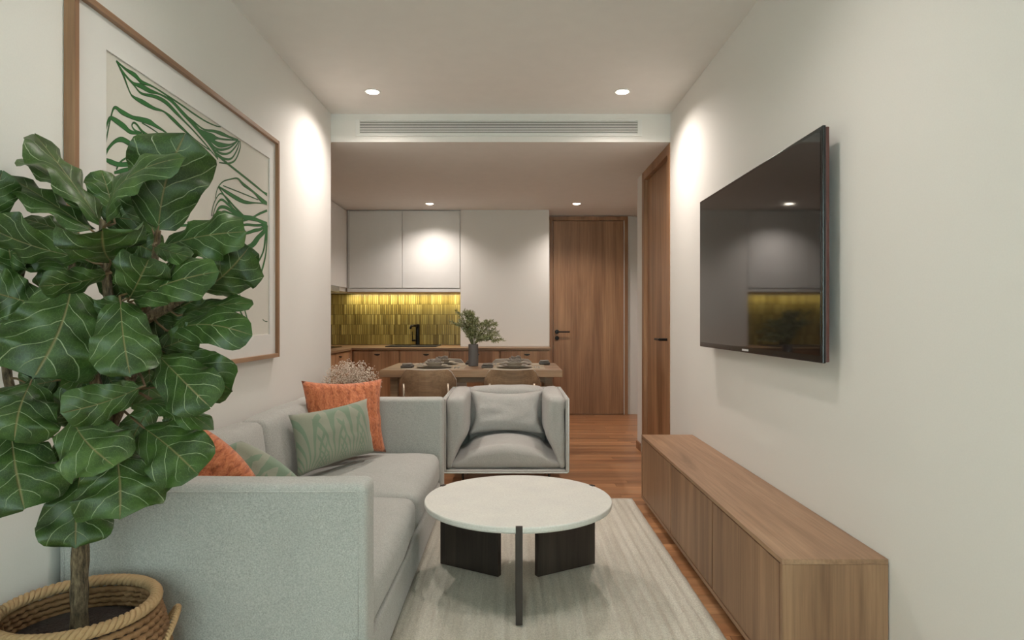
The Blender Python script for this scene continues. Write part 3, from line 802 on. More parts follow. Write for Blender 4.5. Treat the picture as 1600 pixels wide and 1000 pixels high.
for a, b in zip(ys[:-1], ys[1:]): box('cabinet_door', CX0+.002, CX0+.022, a+.006, b-.006, CZ0+.021, CZ1-.022, M['oak_z'], tc, bevel=.001)

# ================================================================== TV
tv = thing('television', 'black flat-screen television hung on the right wall', 'television', (1.12, 2.95, 1.4))
TX = 1.08; ty0, ty1 = TX/.4855, TX/.2935; tz0, tz1 = 1.17-.068*ty0*1.0, 1.17+.305*ty0
tz0 = 1.17-(568-500)/1000*ty0
body = MB().box(TX, TX+.012, ty0, ty1, tz0, tz1); body.build('bezel', M['bezel'], tv, bevel=.003)
box('screen', TX-.0012, TX-.0002, ty0+.016, ty1-.012, tz0+.026, tz1-.014, M['screen'], tv)
box('back_shell', TX+.0125, TX+.026, ty0+.004, ty1-.004, tz0+.004, tz1-.004, M['tvback'], tv, bevel=.003, label='reddish brown rear edge')
box('rear_housing', TX+.0265, TX+.050, ty0+.10, ty1-.10, tz0+.06, tz1-.12, M['bezel'], tv, bevel=.006)
box('wall_bracket', TX+.0505, XR-.001, (ty0+ty1)/2-.2, (ty0+ty1)/2+.2, 1.27, 1.6, M['black'], tv)
lg = MB(); yl = 1.08/.3640
for k in range(7): lg.box(TX-.0016, TX-.0004, yl+.034-k*.0115-.0075, yl+.034-k*.0115, tz0+.008, tz0+.0165)
lg.build('logo', M['logo'], tv, label='tiny pale maker mark')

# ================================================================== RUG
rg = MB(); rx0, rx1, ry0, ry1 = -.62, .785, .95, 4.19
nx, ny = 150, 60; r5 = random.Random(3)
hts = [r5.uniform(-.5, .5) for _ in range(nx+1)]
for s_ in (1, 0):
    for j in range(ny+1):
        for i in range(nx+1):
            x = rx0+(rx1-rx0)*i/nx; y_ = ry0+(ry1-ry0)*j/ny
            e = min(i, nx-i, j, ny-j)
            if s_:
                z = .0105 + .0038*math.sin(2*PI*x/.044) + .0012*hts[i] + .0012*noise.noise(Vector((x*30, y_*9, 0)))
                if e == 0: z = .003
                x += .003*noise.noise(Vector((y_*12, i, 3)))
            else: z = .0006
            rg.v.append((x, y_, z))
k = (nx+1)*(ny+1)
for j in range(ny):
    for i in range(nx):
        a = j*(nx+1)+i; rg.f.append((a, a+1, a+nx+2, a+nx+1)); rg.m.append(0)
edge = [i for i in range(nx+1)] + [(j+1)*(nx+1)-1 for j in range(1, ny+1)] + [ny*(nx+1)+i for i in range(nx-1, -1, -1)] + [j*(nx+1) for j in range(ny-1, 0, -1)]
for q in range(len(edge)):
    a, b = edge[q], edge[(q+1) % len(edge)]; rg.f.append((b, a, k+a, k+b)); rg.m.append(0)
rg.f.append(tuple(k+e for e in edge)); rg.m.append(0)
tag(rg.build('rug', M['rug'], smooth=True), 'pale grey-beige ribbed rug under the round coffee table', 'rug')
RZ = .0165

# ================================================================== COFFEE TABLE
cx, cy, CR = .027, 2.835, .412
ct = thing('coffee_table', 'round white-topped coffee table with three dark wooden panel legs', 'coffee table', (cx, cy, RZ))
n = 96; tz1_, tz0_ = .384, .356
prof = [(0, tz0_), (CR-.012, tz0_), (CR-.003, tz0_+.004), (CR, tz0_+.010), (CR, tz1_-.005), (CR-.002, tz1_-.001), (CR-.006, tz1_), (0, tz1_)]
m = MB(); V = []
for r, z in prof[1:-1]:
    for j in range(n): V.append((cx+r*math.cos(2*PI*j/n), cy+r*math.sin(2*PI*j/n), z))
kk = len(prof)-2
F = [(i*n+j, i*n+(j+1) % n, (i+1)*n+(j+1) % n, (i+1)*n+j) for i in range(kk-1) for j in range(n)] + [tuple(range(n-1, -1, -1)), tuple((kk-1)*n+j for j in range(n))]
m.add(V, F).build('tabletop', M['stone'], ct)
for ang in (-90, 30, 150):
    a = math.radians(ang); d = Vector((math.cos(a), math.sin(a), 0)); s = Vector((-d.y, d.x, 0))
    pm_ = MB(); c = Vector((cx, cy, 0))
    pm_.obox(c+d*(.09+CR-.0)/2+Vector((0, 0, (RZ+tz0_)/2)), d*(CR-.09-.012)/2, s*.013, Vector((0, 0, (tz0_-RZ)/2-.0003)))
    pm_.obox(c+d*(CR-.0045)+Vector((0, 0, (RZ+tz1_+.003)/2)), d*.0075, s*.0132, Vector((0, 0, (tz1_+.003-RZ)/2)))
    pm_.build('leg', M['espresso'], ct)

# ================================================================== SOFA
SX0, SX1, SY0, SY1, SZ = -1.303, -.416, 1.83, 3.95, .70
AT = .118
so = thing('sofa', 'long grey-green fabric sofa against the left wall', 'sofa', ((SX0+SX1)/2, (SY0+SY1)/2, 0))
sf = M['sage_fabric']
for a, b in ((SY0, SY0+AT), (SY1-AT, SY1)):
    soft('arm', ((SX0+SX1)/2, (a+b)/2, (SZ+.035)/2), ((SX1-SX0)/2, (b-a)/2, (SZ-.035)/2), .024, sf, so, n=14, wr=.0015, wf=5)
# piping on the arm's outer faces
def loop_pipe(y_, side):
    i = .022; pts = [(SX0+i, y_, .05), (SX0+i, y_, SZ-i-.012), (SX0+i+.012, y_, SZ-i), (SX1-i-.012, y_, SZ-i), (SX1-i, y_, SZ-i-.012), (SX1-i, y_, .05)]
    return MB().tube(pts, .0032, 6).build('piping', M['sage_fabric'], so, smooth=True)
loop_pipe(SY0+.001, -1); loop_pipe(SY1-.001, 1)
yi0, yi1 = SY0+AT, SY1-AT; ym = (yi0+yi1)/2
soft('base', ((SX0+SX1)/2, (yi0+yi1)/2, .118), ((SX1-SX0)/2-.012, (yi1-yi0)/2-.001, .083), .015, sf, so, n=10)
soft('back_frame', (SX0+.035, (yi0+yi1)/2, .40), (.035, (yi1-yi0)/2-.001, .28), .02, sf, so, n=10)
for k, (a, b) in enumerate(((yi0, ym), (ym, yi1))):
    hy = (b-a)/2-.004; hx = (SX1-.002-(SX0+.19))/2; hz = .085
    def bulge(p, hx=hx, hy=hy, hz=hz):
        t = (1-(p.x/hx)**2)*(1-(p.y/hy)**2)
        q = p.copy()
        if p.z > 0: q.z += .035*max(0, t)**.6*(p.z/hz)
        if p.x > 0: q.x += .014*(1-(p.z/hz)**2)*(1-(p.y/hy)**2)*(p.x/hx)
        return q
    soft('seat_cushion', (SX1-.002-hx-.014, (a+b)/2, .203+hz), (hx, hy, hz), .045, sf, so, n=16, fn=bulge, wr=.006, wf=5, seed=k*3)
    hx2, hz2 = .063, .172
    def bb(p, hy=hy):
        q = p.copy(); t = (1-(p.y/hy)**4)*(1-(p.z/hz2)**4)
        if p.x > 0: q.x += .035*max(0, t)
        q.x -= .015*(p.z/hz2)
        if p.z > 0: q.z += .008*(1-(p.y/hy)**2)
        return q
    soft('back_cushion', (SX0+.072+hx2, (a+b)/2, .375+hz2-.005), (hx2, hy-.003, hz2), .03, sf, so, n=14, fn=bb, wr=.006, wf=6, seed=7+k)
for x in (SX0+.06, SX1-.06):
    for y_ in (SY0+.06, SY1-.06): MB().lathe([(.02, 0), (.022, .0355)], (x, y_, RZ if x > -.62 else 0), 16).build('foot', M['black'], so) if x < -.62 else MB().lathe([(.02, RZ), (.022, .0355)], (x, y_, 0), 16).build('foot', M['black'], so)

def pillow(name, c, u, v, wd, ht, th, mat, label, seed, cat='cushion', pinch=.06, wr=.004, piping=None):
    mb = pillow_mesh(wd, ht, th, seed=seed, pinch=pinch, wr=wr)
    mt = frame3(c, u, v)
    mb.v = [tuple(mt @ Vector(p)) for p in mb.v]
    o = mb.build(name, mat, smooth=True, fix=False)
    bm = bmesh.new(); bm.from_mesh(o.data); bmesh.ops.remove_doubles(bm, verts=bm.verts, dist=.0004); bmesh.ops.recalc_face_normals(bm, faces=bm.faces); bm.to_mesh(o.data); bm.free()
    return tag(o, label, cat, 'sofa cushions' if cat == 'cushion' and 'armchair' not in label else None)
V3 = Vector
def quad_pillow(name, TL, TR, BR, BL, th, mat, label, seed, **kw):
    c = (TL+TR+BR+BL)/4; u = (TR+BR-TL-BL)/2; v = (TL+TR-BL-BR)/2
    return pillow(name, c, u, v, u.length, v.length, th, mat, label, seed, **kw)
quad_pillow('orange_cushion', P(460, 597, 3.42), P(588, 592, 3.72), P(612, 706, 3.68), P(486, 716, 3.40), .15, M['orange'], 'square orange crinkled cushion at the far end of the sofa', 1, wr=.008, pinch=.11)
quad_pillow('green_cushion', P(446, 652, 3.02), P(567, 623, 3.52), P(592, 706, 3.54), P(468, 742, 3.06), .13, M['green'], 'oblong sage green leaf-patterned cushion in front of the far orange cushion', 2, pinch=.09)
# near pair: leaning on the near arm, seen from behind
quad_pillow('orange_cushion', P(286, 650, 2.10), P(404, 762, 2.16), P(335, 855, 2.10), P(222, 750, 2.06), .15, M['orange'], 'orange crinkled cushion behind the near sofa arm', 3, wr=.007, pinch=-.26)
quad_pillow('green_cushion', P(370, 682, 2.34), P(474, 762, 2.44), P(438, 824, 2.40), P(330, 758, 2.30), .14, M['green'], 'sage green cushion beside the near orange cushion', 4, pinch=-.22)

# ================================================================== ARMCHAIR
AX0, AX1, AY0, AY1, AZ0, AZ1 = -.462, .380, 4.25, 4.99, .152, .645
ac = thing('armchair', 'boxy grey upholstered armchair facing the coffee table', 'armchair', ((AX0+AX1)/2, 4.6, 0))
acx = (AX0+AX1)/2; af = M['grey_fabric']
st_ = .022
shm = MB()
for (x0, x1, y0, y1, z0, z1, nm) in ((AX0, AX0+st_, AY0, AY1, AZ0, AZ1, 'side_shell'), (AX1-st_, AX1, AY0, AY1, AZ0, AZ1, 'side_shell'), (AX0+st_, AX1-st_, AY1-st_, AY1, AZ0, AZ1, 'back_shell'), (AX0+st_, AX1-st_, AY0, AY1-st_, AZ0, AZ0+st_, 'bottom_shell')):
    box(nm, x0, x1, y0, y1, z0, z1, af, ac, bevel=.007)
pp = [(AX0+.004, AY1, AZ1), (AX0+.004, AY0-.001, AZ1), (AX0+.004, AY0-.001, AZ0+.012), (AX0+.014, AY0-.001, AZ0+.003), (AX1-.014, AY0-.001, AZ0+.003), (AX1-.004, AY0-.001, AZ0+.012), (AX1-.004, AY0-.001, AZ1), (AX1-.004, AY1, AZ1)]
pp2 = [V3(p) for p in pp]; pp2.append(V3((AX0+.004, AY1, AZ1)))
MB().tube(pp2, .0052, 8).build('piping', M['piping'], ac, smooth=True)
# arm cushions (thin out towards the bottom where the seat widens), back, seat
ah = (AZ1+.012-(AZ0+st_))/2; az = (AZ1+.012+AZ0+st_)/2; ad = (AY1-st_-AY0-.012)/2
for s in (-1, 1):
    aw = .061
    def armf(p, s=s):
        q = p.copy(); f = (p.z+ah)/(2*ah)
        k = ss((f-.02)/.5)
        outer = s*aw                                    # outer face stays, inner tapers
        inner_w = (.35+.65*k)
        q.x = outer + (p.x-outer)*inner_w
        if p.x*s < 0: q.x -= s*.014*(1-(p.y/ad)**2)*k
        q.z += .014*(1-(p.y/ad)**2)*(p.z > 0)*f
        return q
    xc = (AX0+st_+aw+.001) if s < 0 else (AX1-st_-aw-.001)
    soft('arm_cushion', (xc, AY0+.008+ad, az), (aw, ad, ah), .042, af, ac, n=12, fn=armf, wr=.007, wf=7, seed=11+s)
bw = (AX1-AX0)/2-st_-.13
soft('back_cushion', (acx, AY1-st_-.075, az+.004), (bw+.02, .072, ah), .05, af, ac, n=12, fn=lambda p: p+V3((0, -.02*(1-(p.x/(bw+.02))**2)*(p.y < 0), .014*(1-(p.x/(bw+.02))**2)*(p.z > 0))), wr=.007, wf=7, seed=15)
sw, sd, sh = (AX1-AX0)/2-st_-.006, (AY1-AY0-st_-.13)/2, .071
def seatf(p):
    q = p.copy(); f = (p.z+sh)/(2*sh)
    q.x *= 1-.30*ss(f*1.05)
    t = (1-(p.x/sw)**2)
    if p.z > -.02: q.z += .036*max(0, t)*ss(f)*(1-.35*(p.y/sd)**2)
    q.z -= .035*ss(f)*(abs(p.x)/sw)**2
    if p.y < 0: q.y -= .006*t*(1-(p.z/sh)**2)
    return q
soft('seat_cushion', (acx, AY0+.014+sd, AZ0+st_+sh-.002), (sw, sd, sh), .05, af, ac, n=16, fn=seatf, wr=.006, wf=6, seed=18)
for x in (-.335, .253):
    for y_ in (4.36, 4.86): MB().tube([(x, y_, 0), (x, y_, AZ0)], [.008, .009], 10).build('leg', M['black'], ac)
quad_pillow('armchair_pillow', V3((-.32, 4.74, .655)), V3((.24, 4.74, .655)), V3((.24, 4.66, .335)), V3((-.32, 4.66, .335)), .13, af, 'grey rectangular lumbar pillow resting in the armchair', 9, pinch=.19, wr=.006)

# ================================================================== PICTURE
pc = thing('framed_picture', 'large wood-framed botanical line artwork on the left wall', 'picture', (XL, 2.7, 1.0))
FX = XL+.034
fy0, fy1 = 1.872, 3.525; fz0, fz1 = 1.17-.0575*3.525, 1.17+.279*3.525
fw = .021
for (a, b, c, d) in ((fy0, fy0+fw, fz0, fz1), (fy1-fw, fy1, fz0, fz1), (fy0+fw, fy1-fw, fz0, fz0+fw), (fy0+fw, fy1-fw, fz1-fw, fz1)):
    box('frame_bar', XL+.001, FX, a, b, c, d, M['frame_wood'] if b-a < .1 else M['oak_y'], pc, bevel=.0015)
PX = XL+.014
ay0, ay1, az0, az1 = 2.045, 3.425, 1.17-.0225*3.425, 1.17+.2525*3.425
mt = MB().box(XL+.002, PX+.003, fy0+fw, ay0, fz0+fw, fz1-fw).box(XL+.002, PX+.003, ay1, fy1-fw, fz0+fw, fz1-fw).box(XL+.002, PX+.003, ay0, ay1, fz0+fw, az0).box(XL+.002, PX+.003, ay0, ay1, az1, fz1-fw)
mt.build('mat_board', M['mat_board'], pc)
box('art_paper', XL+.002, PX-.003, ay0, ay1, az0, az1, M['paper'], pc)
AXP = PX-.003
def art(px, py):
    Y = -AXP/((800-px)/1000); return (Y, 1.17+(500-py)/1000*Y)
S = [
 [(181.5,95,3),(196,108,5),(211,118,9),(221,128,7),(238,135,3),(259,148,3),(284,164.5,3),(303,178,3),(322,190,2.5),(338,197,2),(345,198,2)],
 [(181.5,95,3),(192,112,3),(207,129,4),(221,135,9),(234,142,8),(249,147,3),(268,158,6),(284,175,8),(300,192,8),(316,210,9),(326,222,9),(336,238,7),(340,249,4)],
 [(181.5,95,3),(194,116,3),(209,133,3),(221,146,4),(242,151,6),(259,160,8),(274,175,7),(286.5,188,4),(300,202,3),(318,222,3),(338,246,2)],
 [(181.5,95,4),(192,116,5),(202.5,143.5,3),(209,152,5),(223.5,160,9),(240,169,6),(255,174,3),(268,184.5,7),(284,200,6),(300,214,2),(315,226,2),(330,236,2)],
 [(162,246,3),(166,217,3),(174,179,3),(179.5,168,5),(190,175,9),(207,183.5,7),(221,187,9),(234,191,10),(242,196,7),(259,207,3),(275,222,3)],
 [(160.5,236,4),(163,213,3),(167,194,4),(172,184.5,6),(181.5,189,10),(194,198,11),(202.5,205.5,8),(215,209,4),(226,213,8),(234,217,9),(242.5,223,5),(256,235,3)],
 [(163.5,244,5),(169,232,5),(179.5,221,6),(190,218,9),(200.5,223,10),(215,232,6),(228,235,3),(246,238,2)],
 [(162.5,248.5,5),(173,253,9),(186,257,8),(204.5,256,8),(219,253,7),(238,250,5)],
 [(181.5,265,3),(188,253,3),(200.5,245.5,3),(213,243,3),(234,242,7),(250,241,3)],
 [(178,270,4),(196,266.5,9),(215,265.5,9),(236,264,6),(252,266,3)],
 [(161,255,4),(162,275,4),(166,290,6),(175,300,4)],
 [(242.5,217,3),(223.5,206.5,5),(213,194,4),(208,192,3),(206,197,3),(211,204,4),(221,208,3)],
 [(221.5,192,2),(238,202,2),(256,215,2)],
 [(372,219,3),(358,214,4),(346,209,7),(334,205,5),(318,202,3),(300,188,3),(288,178,2)],
 [(372,219,2),(352,218,3),(340,216,4),(333,214,10),(322,209,8),(312,203,3)],
 [(372,219,2),(360,226,3),(344,226.5,9),(334,222,8),(322,212,5)],
 [(372,219,2),(360,230,3),(346,234,4),(336,231,4),(328,222,4)],
 [(373,220,2),(368,229,3),(358,239,3),(346,240,4),(336,234,4)],
 [(374,220,2),(371,232,3),(362,247,3),(350,248,4),(338,240,4)],
 [(375,220,2),(375,231,3),(368,249,3),(358,255,3),(342,254,2)],
 [(336,240,4),(356,256,4),(380,275,4),(400,291,4),(411,300,3),(417,304,6)],
 [(336,310,2),(340,294,2),(348,284,2),(360,280,2),(371,279,3),(380,288,6),(396,300,4),(408,312,9),(417,318,6)],
 [(341,291,2),(354,300,6),(370,310,8),(384,316,6),(400,317,2),(417,318,2)],
 [(348,290,1.6),(376,301,1.6),(403,312,1.6)],
 [(330,338,2),(334,318,2),(343,303,2),(352,307,3),(366,323,4),(380,338,6)],
 [(332,338,2),(338,320,2.5),(346,312,4),(357,320,5),(370,332,5),(382,340,6)],
 [(335,338,2),(342,325,5),(352,324,6),(364,331,6),(380,340,5)],
 [(338,340,2),(348,332,6),(360,335,6),(378,341,4)],
 [(341,292,3),(352,308,3),(364,326,4),(376,338,8),(393,341,8),(405,345,6),(417,351,9)],
 [(374,347,3),(392,341,3),(405,334,4),(417,329,4)],
 [(417,351,8),(413,361,9),(401,373,9),(390,383,4),(372,388,3)],
 [(417,352,8),(415,369,8),(411,393,5),(401,413,4),(392,424,3)],
 [(417,354,6),(416.5,380,5),(414,403,5),(407,427,6),(399,433,3)],
 [(417,351,6),(407,358,5),(398,360,6),(386,364,5),(374,366,3)],
 [(417,351,4),(400,352,4),(384,351,4),(370,355,3)],
 [(417,353,5),(408,366,6),(398,382,5),(384,390,5),(368,400,3)],
 [(360,455,3),(368,470,4),(376,488,4),(384,503,4),(391,516,4)],
 [(374,460,3),(380,477,3),(386,498,4),(391,516,4)],
 [(410,499,1.2),(414,502,1.2),(417.5,502.5,1.2)],
 [(162,300,4),(180,320,8),(210,335,9),(250,350,6),(290,352,4),(330,345,3)],
 [(165,420,5),(200,430,9),(240,455,6),(290,468,4),(350,470,3)],
 [(163,360,4),(190,372,8),(230,380,8),(280,388,5),(320,380,3)],
]
ink, edge_ = MB(), MB()
for k, st2 in enumerate(S):
    pts = []
    for (px, py, wd) in st2:
        Y, z = art(px, py); pts.append((Y, z, wd*.88*Y/1000))
    cur = catmull(pts, 6)
    for mb, grow, off in ((edge_, .0005, .0006+.00001*k), (ink, -.0009, .0011+.00001*k)):
        V = []
        for i, (Y, z, wd) in enumerate(cur):
            a = cur[max(i-1, 0)]; b = cur[min(i+1, len(cur)-1)]
            t = V3((b[0]-a[0], b[1]-a[1], 0)); t = t.normalized() if t.length > 0 else V3((1, 0, 0))
            hw = max(.0006, wd*.5+grow)
            for s in (1, -1): V.append((AXP+off, max(ay0+.001, min(ay1-.001, Y-t.y*hw*s)), max(az0+.001, min(az1-.001, z+t.x*hw*s))))
        mb.add(V, [(2*i, 2*i+1, 2*i+3, 2*i+2) for i in range(len(cur)-1)])
for m_, nm, mt in ((edge_, 'print_outline', 'ink_dark'), (ink, 'print', 'ink')):
    o = m_.build(nm, M[mt], pc, fix=False); o['kind'] = 'stuff'

# ================================================================== BASKET + FIG
bx_, by_ = -1.085, 1.60; BR_ = .172; BZ = .452
bk = thing('plant_basket', 'woven round basket planter with rope rim and handles', 'basket', (bx_, by_, 0))
nr = 26
for i in range(nr):
    f = (i+.5)/nr; z = .012+f*(BZ-.03)
    r = BR_*(1.0+.20*math.sin(PI*min(1, (1-f)*1.02))**.8) - .0
    if f < .12: r *= .93+.07*f/.12
    pts = []
    for j in range(90):
        a = 2*PI*j/90; rr = r+.0042*math.cos(j*PI+i*PI)
        pts.append((bx_+rr*math.cos(a), by_+rr*math.sin(a), z))
    MB().tube(pts, .0086, 6, closed=True).build('woven_coil', M['weave'], bk, smooth=True)
MB().lathe([(.0, .002), (BR_*.9, .002), (BR_*.9, .008)], (bx_, by_, 0), 32).build('base', M['weave'], bk)
def rope(path_fn, n, rad, name, parent, closed=True, twists=20):
    m = MB()
    for s in range(3):
        pts = []
        for j in range(n):
            t = j/n if closed else j/(n-1)
            c, nrm, bi = path_fn(t); a = 2*PI*(twists*t + s/3)
            pts.append(c+(nrm*math.cos(a)+bi*math.sin(a))*rad*.60)
        m.tube(pts, rad*.50, 7, closed=closed)
    return m.build(name, M['rope'], parent, smooth=True)
def rimf(t):
    a = 2*PI*t; d = V3((math.cos(a), math.sin(a), 0)); return V3((bx_, by_, BZ))+d*BR_, d, V3((0, 0, 1))
rope(rimf, 300, .0145, 'rope_rim', bk, True, 24)
for ang in (24, 204):
    a = math.radians(ang); d = V3((math.cos(a), math.sin(a), 0)); s = V3((-d.y, d.x, 0)); c0_ = V3((bx_, by_, BZ-.10))+d*(BR_*1.13)
    def hf(t, d=d, s=s, c0_=c0_):
        b = PI*t; c = c0_+s*(-.07*math.cos(b))+d*(.028*math.sin(b))+V3((0, 0, .055*math.sin(b))); return c, d, V3((0, 0, 1))
    rope(hf, 60, .0075, 'rope_handle', bk, False, 9)
sl = MB().lathe([(0, .30), (BR_-.012, .30), (BR_-.012, .385), (BR_*.6, .39), (0, .392)], (bx_, by_, 0), 40)
tag(sl.build('soil', M['soil'], smooth=True), 'dark crumbly soil inside the woven basket', 'soil')['kind'] = 'stuff'

fg = thing('fig_plant', 'tall fiddle-leaf fig with big glossy veined leaves in the basket', 'potted plant', (bx_, by_, .385))
tr = [P(124, 985, 1.60), P(124, 920, 1.60), P(126, 850, 1.60), P(126, 780, 1.60), P(140, 720, 1.60)]
tr = [V3(p) for p in tr]
tp_ = [V3(p) for p in catmull([tuple(p) for p in tr], 5)]
MB().tube(tp_, [.020+.0012*math.sin(i*1.7) for i in range(len(tp_))], 14).build('trunk', M['bark'], fg, smooth=True)
branches = [
 [(140, 720, 1.60), (175, 665, 1.61), (205, 590, 1.62), (225, 500, 1.62), (240, 420, 1.62), (247, 360, 1.62)],
 [(128, 790, 1.60), (90, 748, 1.60), (45, 670, 1.60), (12, 590, 1.60), (15, 500, 1.60), (35, 420, 1.59)],
 [(205, 590, 1.62), (180, 520, 1.60), (168, 450, 1.59), (162, 390, 1.59), (160, 345, 1.59)],
 [(175, 665, 1.61), (150, 600, 1.58), (130, 520, 1.56), (118, 450, 1.56), (110, 400, 1.57)],
 [(225, 500, 1.62), (262, 480, 1.63), (300, 460, 1.64)],
]
bpts = list(tp_)
for br in branches:
    pts = [V3(p) for p in catmull([tuple(P(*q)) for q in br], 5)]
    bpts += pts
    MB().tube(pts, [.0155-.0085*i/len(pts) for i in range(len(pts))], 10).build('branch', M['bark'], fg, smooth=True)

WP = [(0, .03), (.03, .30), (.08, .50), (.16, .64), (.28, .72), (.42, .82), (.56, .95), (.68, 1.0), (.80, .95), (.90, .74), (.96, .46), (.99, .2), (1, .03)]
def wprof(t):
    for (a, x), (b, y_) in zip(WP[:-1], WP[1:]):
        if t <= b:
            f = (t-a)/(b-a); return x+(y_-x)*(f*.6+ss(f)*.4)
    return .03
lr = random.Random(77)
def leaf(base, tip, width, roll=0, fold=.12, curl=.06, wave=.015, droop=.0, k=[0]):
    B, T_ = P(*base), P(*tip); ax = T_-B; Ln = ax.length; a = ax.normalized(); mid = (B+T_)/2
    W = width/1000*mid.y
    c = (CAM-mid).normalized(); nrm = (c-a*c.dot(a)).normalized()
    # upper face looks up as well as at the viewer
    nrm = Matrix.Rotation(math.radians(roll), 3, a) @ nrm; s = a.cross(nrm)
    nu, nv = 18, 12; mb = MB(); mb.uv = []
    wave = min(wave, .014)*W/.15
    ph = lr.uniform(0, 6.28); ph2 = lr.uniform(0, 6.28); wn_ = lr.uniform(2.2, 3.2); bend = lr.uniform(-.05, .05)
    for i in range(nu+1):
        t = i/nu; wv = wprof(t)
        for j in range(nv+1):
            v_ = -1+2*j/nv; x = v_*wv*W/2; av = abs(v_)
            off = fold*abs(x)*(1-.9*av) + curl*Ln*(4*t*(1-t)) - droop*Ln*max(0, t-.55)**2*3
            off += wave*(av**1.6)*math.sin(wn_*2*PI*t+(ph if v_ > 0 else ph2))*(.3+wv) - .10*W*av**2.2*wv
            q = B+a*(Ln*t + .35*wave*av*math.sin(wn_*3*PI*t+ph2)*(t > .05))+s*(x+bend*Ln*math.sin(PI*t))+nrm*off
            q.x = max(q.x, XL+.006) if q.y > fy1 or q.y < fy0-.02 else max(q.x, FX+.006)
            if q.z < .71 and q.x < SX1+.02: q.y = min(q.y, SY0-.012)
            mb.v.append(tuple(q)); mb.uv.append((t, j/nv))
    for i in range(nu):
        for j in range(nv):
            p = i*(nv+1)+j; mb.f.append((p, p+1, p+nv+2, p+nv+1)); mb.m.append(0)
    # petiole to the nearest twig
    tgt = min(bpts, key=lambda q: (q-(B-a*.03)).length)
    d = tgt-B
    if d.length > .14: tgt = B + d.normalized()*.14
    n0 = len(mb.v); mb.tube([B+a*.012, B-a*.012+nrm*.0, (B-a*.02+tgt)/2, tgt], [.0022, .0028, .003, .0035], 6, mi=1)
    mb.uv += [(0, .5)]*(len(mb.v)-n0)
    o = mb.build('leaf', [M['leaf'], M['petiole']], fg, smooth=True, fix=False)
    return o
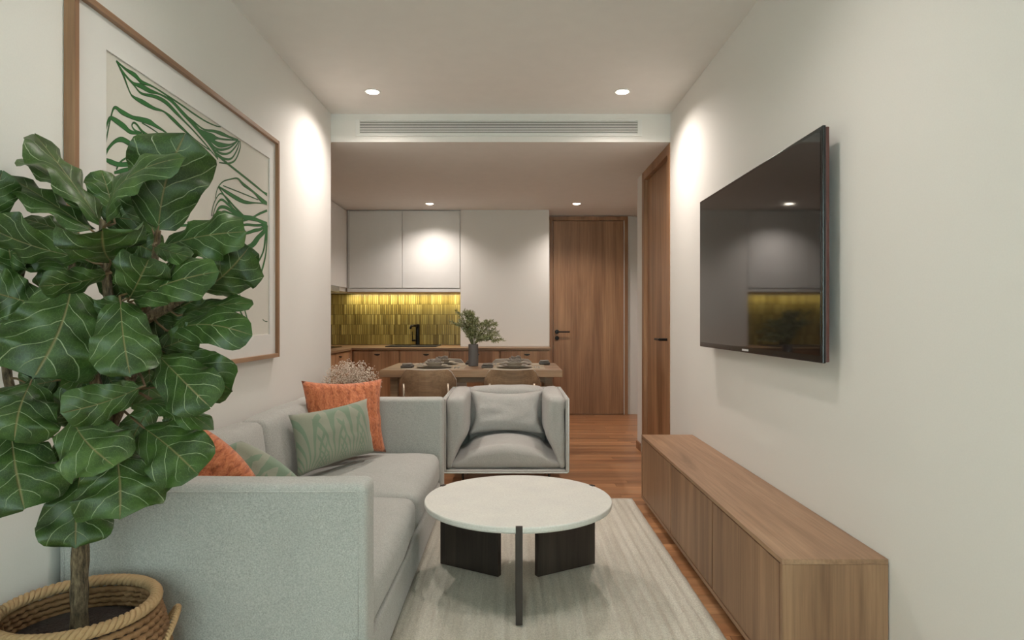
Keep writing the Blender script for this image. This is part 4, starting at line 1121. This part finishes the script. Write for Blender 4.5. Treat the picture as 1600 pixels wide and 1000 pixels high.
LV = [
 # base, tip, width px, roll, fold, curl
 ((160,352,1.60), (54,210,1.62), 86, 60, .25, .04), ((150,345,1.62), (34,248,1.68), 52, 58, .2, .10), ((143,360,1.57), (8,274,1.60), 82, 58, .25, .04),
 ((-12,345,1.52), (4,268,1.50), 60, 0, .1, .03), ((128,402,1.55), (-22,352,1.48), 82, -42, .15, .08), ((122,372,1.66), (38,342,1.66), 40, 30, .1, .04),
 ((172,408,1.50), (160,356,1.36), 124, 0, .35, .02), ((140,408,1.56), (74,380,1.52), 34, -40, .1, .06),
 ((247,358,1.60), (290,208,1.58), 124, 0, .1, .04), ((167,350,1.55), (292,246,1.50), 62, -58, .2, .20), ((240,364,1.64), (200,272,1.64), 70, 25, .2, .04), ((178,342,1.66), (158,266,1.66), 58, 20, .2, .02),
 ((257,385,1.60), (386,362,1.56), 78, -30, .15, .06), ((243,385,1.56), (298,402,1.48), 34, -20, .1, .06),
 ((316,454,1.62), (388,388,1.60), 92, 0, .1, .04), ((345,420,1.66), (405,398,1.66), 44, 0, .1, .03), ((208,470,1.54), (344,424,1.48), 70, -28, .15, .08),
 ((202,466,1.53), (234,402,1.44), 84, 0, .3, .05), ((166,428,1.54), (60,447,1.42), 52, -38, .15, .10),
 ((112,448,1.50), (50,594,1.40), 150, 0, .08, .05), ((188,470,1.48), (204,590,1.42), 98, 0, .08, .05), ((62,478,1.55), (-30,452,1.48), 84, 0, .1, .04),
 ((25,434,1.57), (12,370,1.53), 66, 10, .2, .03), ((120,436,1.60), (58,384,1.60), 58, 25, .2, .03), ((192,470,1.58), (132,502,1.52), 54, -20, .15, .05), ((150,500,1.57), (150,568,1.52), 54, 10, .15, .04),
 ((168,566,1.56), (94,604,1.48), 42, -30, .15, .06), ((266,517,1.60), (394,524,1.54), 66, -25, .2, .10), ((284,492,1.63), (396,474,1.60), 40, -45, .2, .10), ((248,545,1.60), (312,516,1.58), 50, 0, .15, .05),
 ((249,556,1.55), (328,636,1.46), 90, 0, .1, .05), ((258,550,1.62), (364,612,1.58), 74, 10, .12, .04), ((206,632,1.56), (334,672,1.52), 46, -45, .2, .12),
 ((48,598,1.50), (22,688,1.42), 116, 0, .1, .05), ((218,606,1.50), (92,646,1.40), 66, -12, .12, .06), ((112,652,1.48), (178,728,1.40), 106, 0, .1, .05),
 ((18,680,1.48), (38,796,1.40), 134, 0, .1, .05), ((180,700,1.50), (187,812,1.42), 130, 0, .1, .05), ((125,742,1.54), (118,858,1.48), 104, 0, .1, .04), ((224,668,1.54), (310,742,1.46), 100, 0, .1, .06),
 ((236,636,1.60), (204,690,1.57), 52, 0, .15, .04), ((228,716,1.58), (260,770,1.54), 44, 0, .12, .04), ((92,690,1.56), (96,735,1.53), 30, 0, .12, .03),
 ((262,640,1.62), (275,662,1.60), 30, 0, .12, .03), ((-10,395,1.56), (45,392,1.54), 55, 0, .15, .04),
 # inner, further back
 ((230,470,1.66), (300,430,1.68), 70, 20, .15, .03), ((210,420,1.68), (160,440,1.68), 70, -15, .15, .03), ((100,520,1.63), (60,480,1.63), 70, 10, .15, .03), ((150,620,1.62), (85,590,1.62), 66, -20, .15, .03),
 ((240,600,1.66), (200,560,1.66), 62, 15, .15, .03), ((60,420,1.62), (100,440,1.63), 70, 0, .15, .03), ((40,560,1.63), (90,600,1.62), 62, -15, .15, .03), ((205,380,1.68), (250,400,1.68), 60, 0, .15, .03),
 ((120,560,1.64), (160,540,1.64), 66, 12, .15, .03), ((225,530,1.66), (280,560,1.66), 60, 0, .15, .03), ((300,440,1.68), (250,420,1.68), 56, 0, .15, .03), ((80,640,1.60), (130,620,1.60), 56, 0, .15, .03),
]
for bx1, by1, bz1 in ((60,400,1.62),(100,470,1.62),(190,440,1.65),(250,450,1.66),(280,480,1.67),(220,560,1.66),(150,560,1.63),(180,600,1.63),(60,600,1.61),(110,640,1.60),(40,640,1.60),(230,610,1.66),(140,400,1.66),(200,340,1.68),(30,500,1.60),(250,500,1.67)):
    ang_ = lr.uniform(0, 6.28); ln_ = lr.uniform(28, 44)
    LV.append(((bx1-ln_*math.cos(ang_), by1+ln_*math.sin(ang_)*.8, bz1), (bx1+ln_*math.cos(ang_), by1-ln_*math.sin(ang_)*.8, bz1+lr.uniform(-.04, .04)), lr.uniform(54, 72), lr.uniform(-25, 25), .15, .04))
for q in LV: leaf(q[0], q[1], q[2], q[3], q[4], q[5])
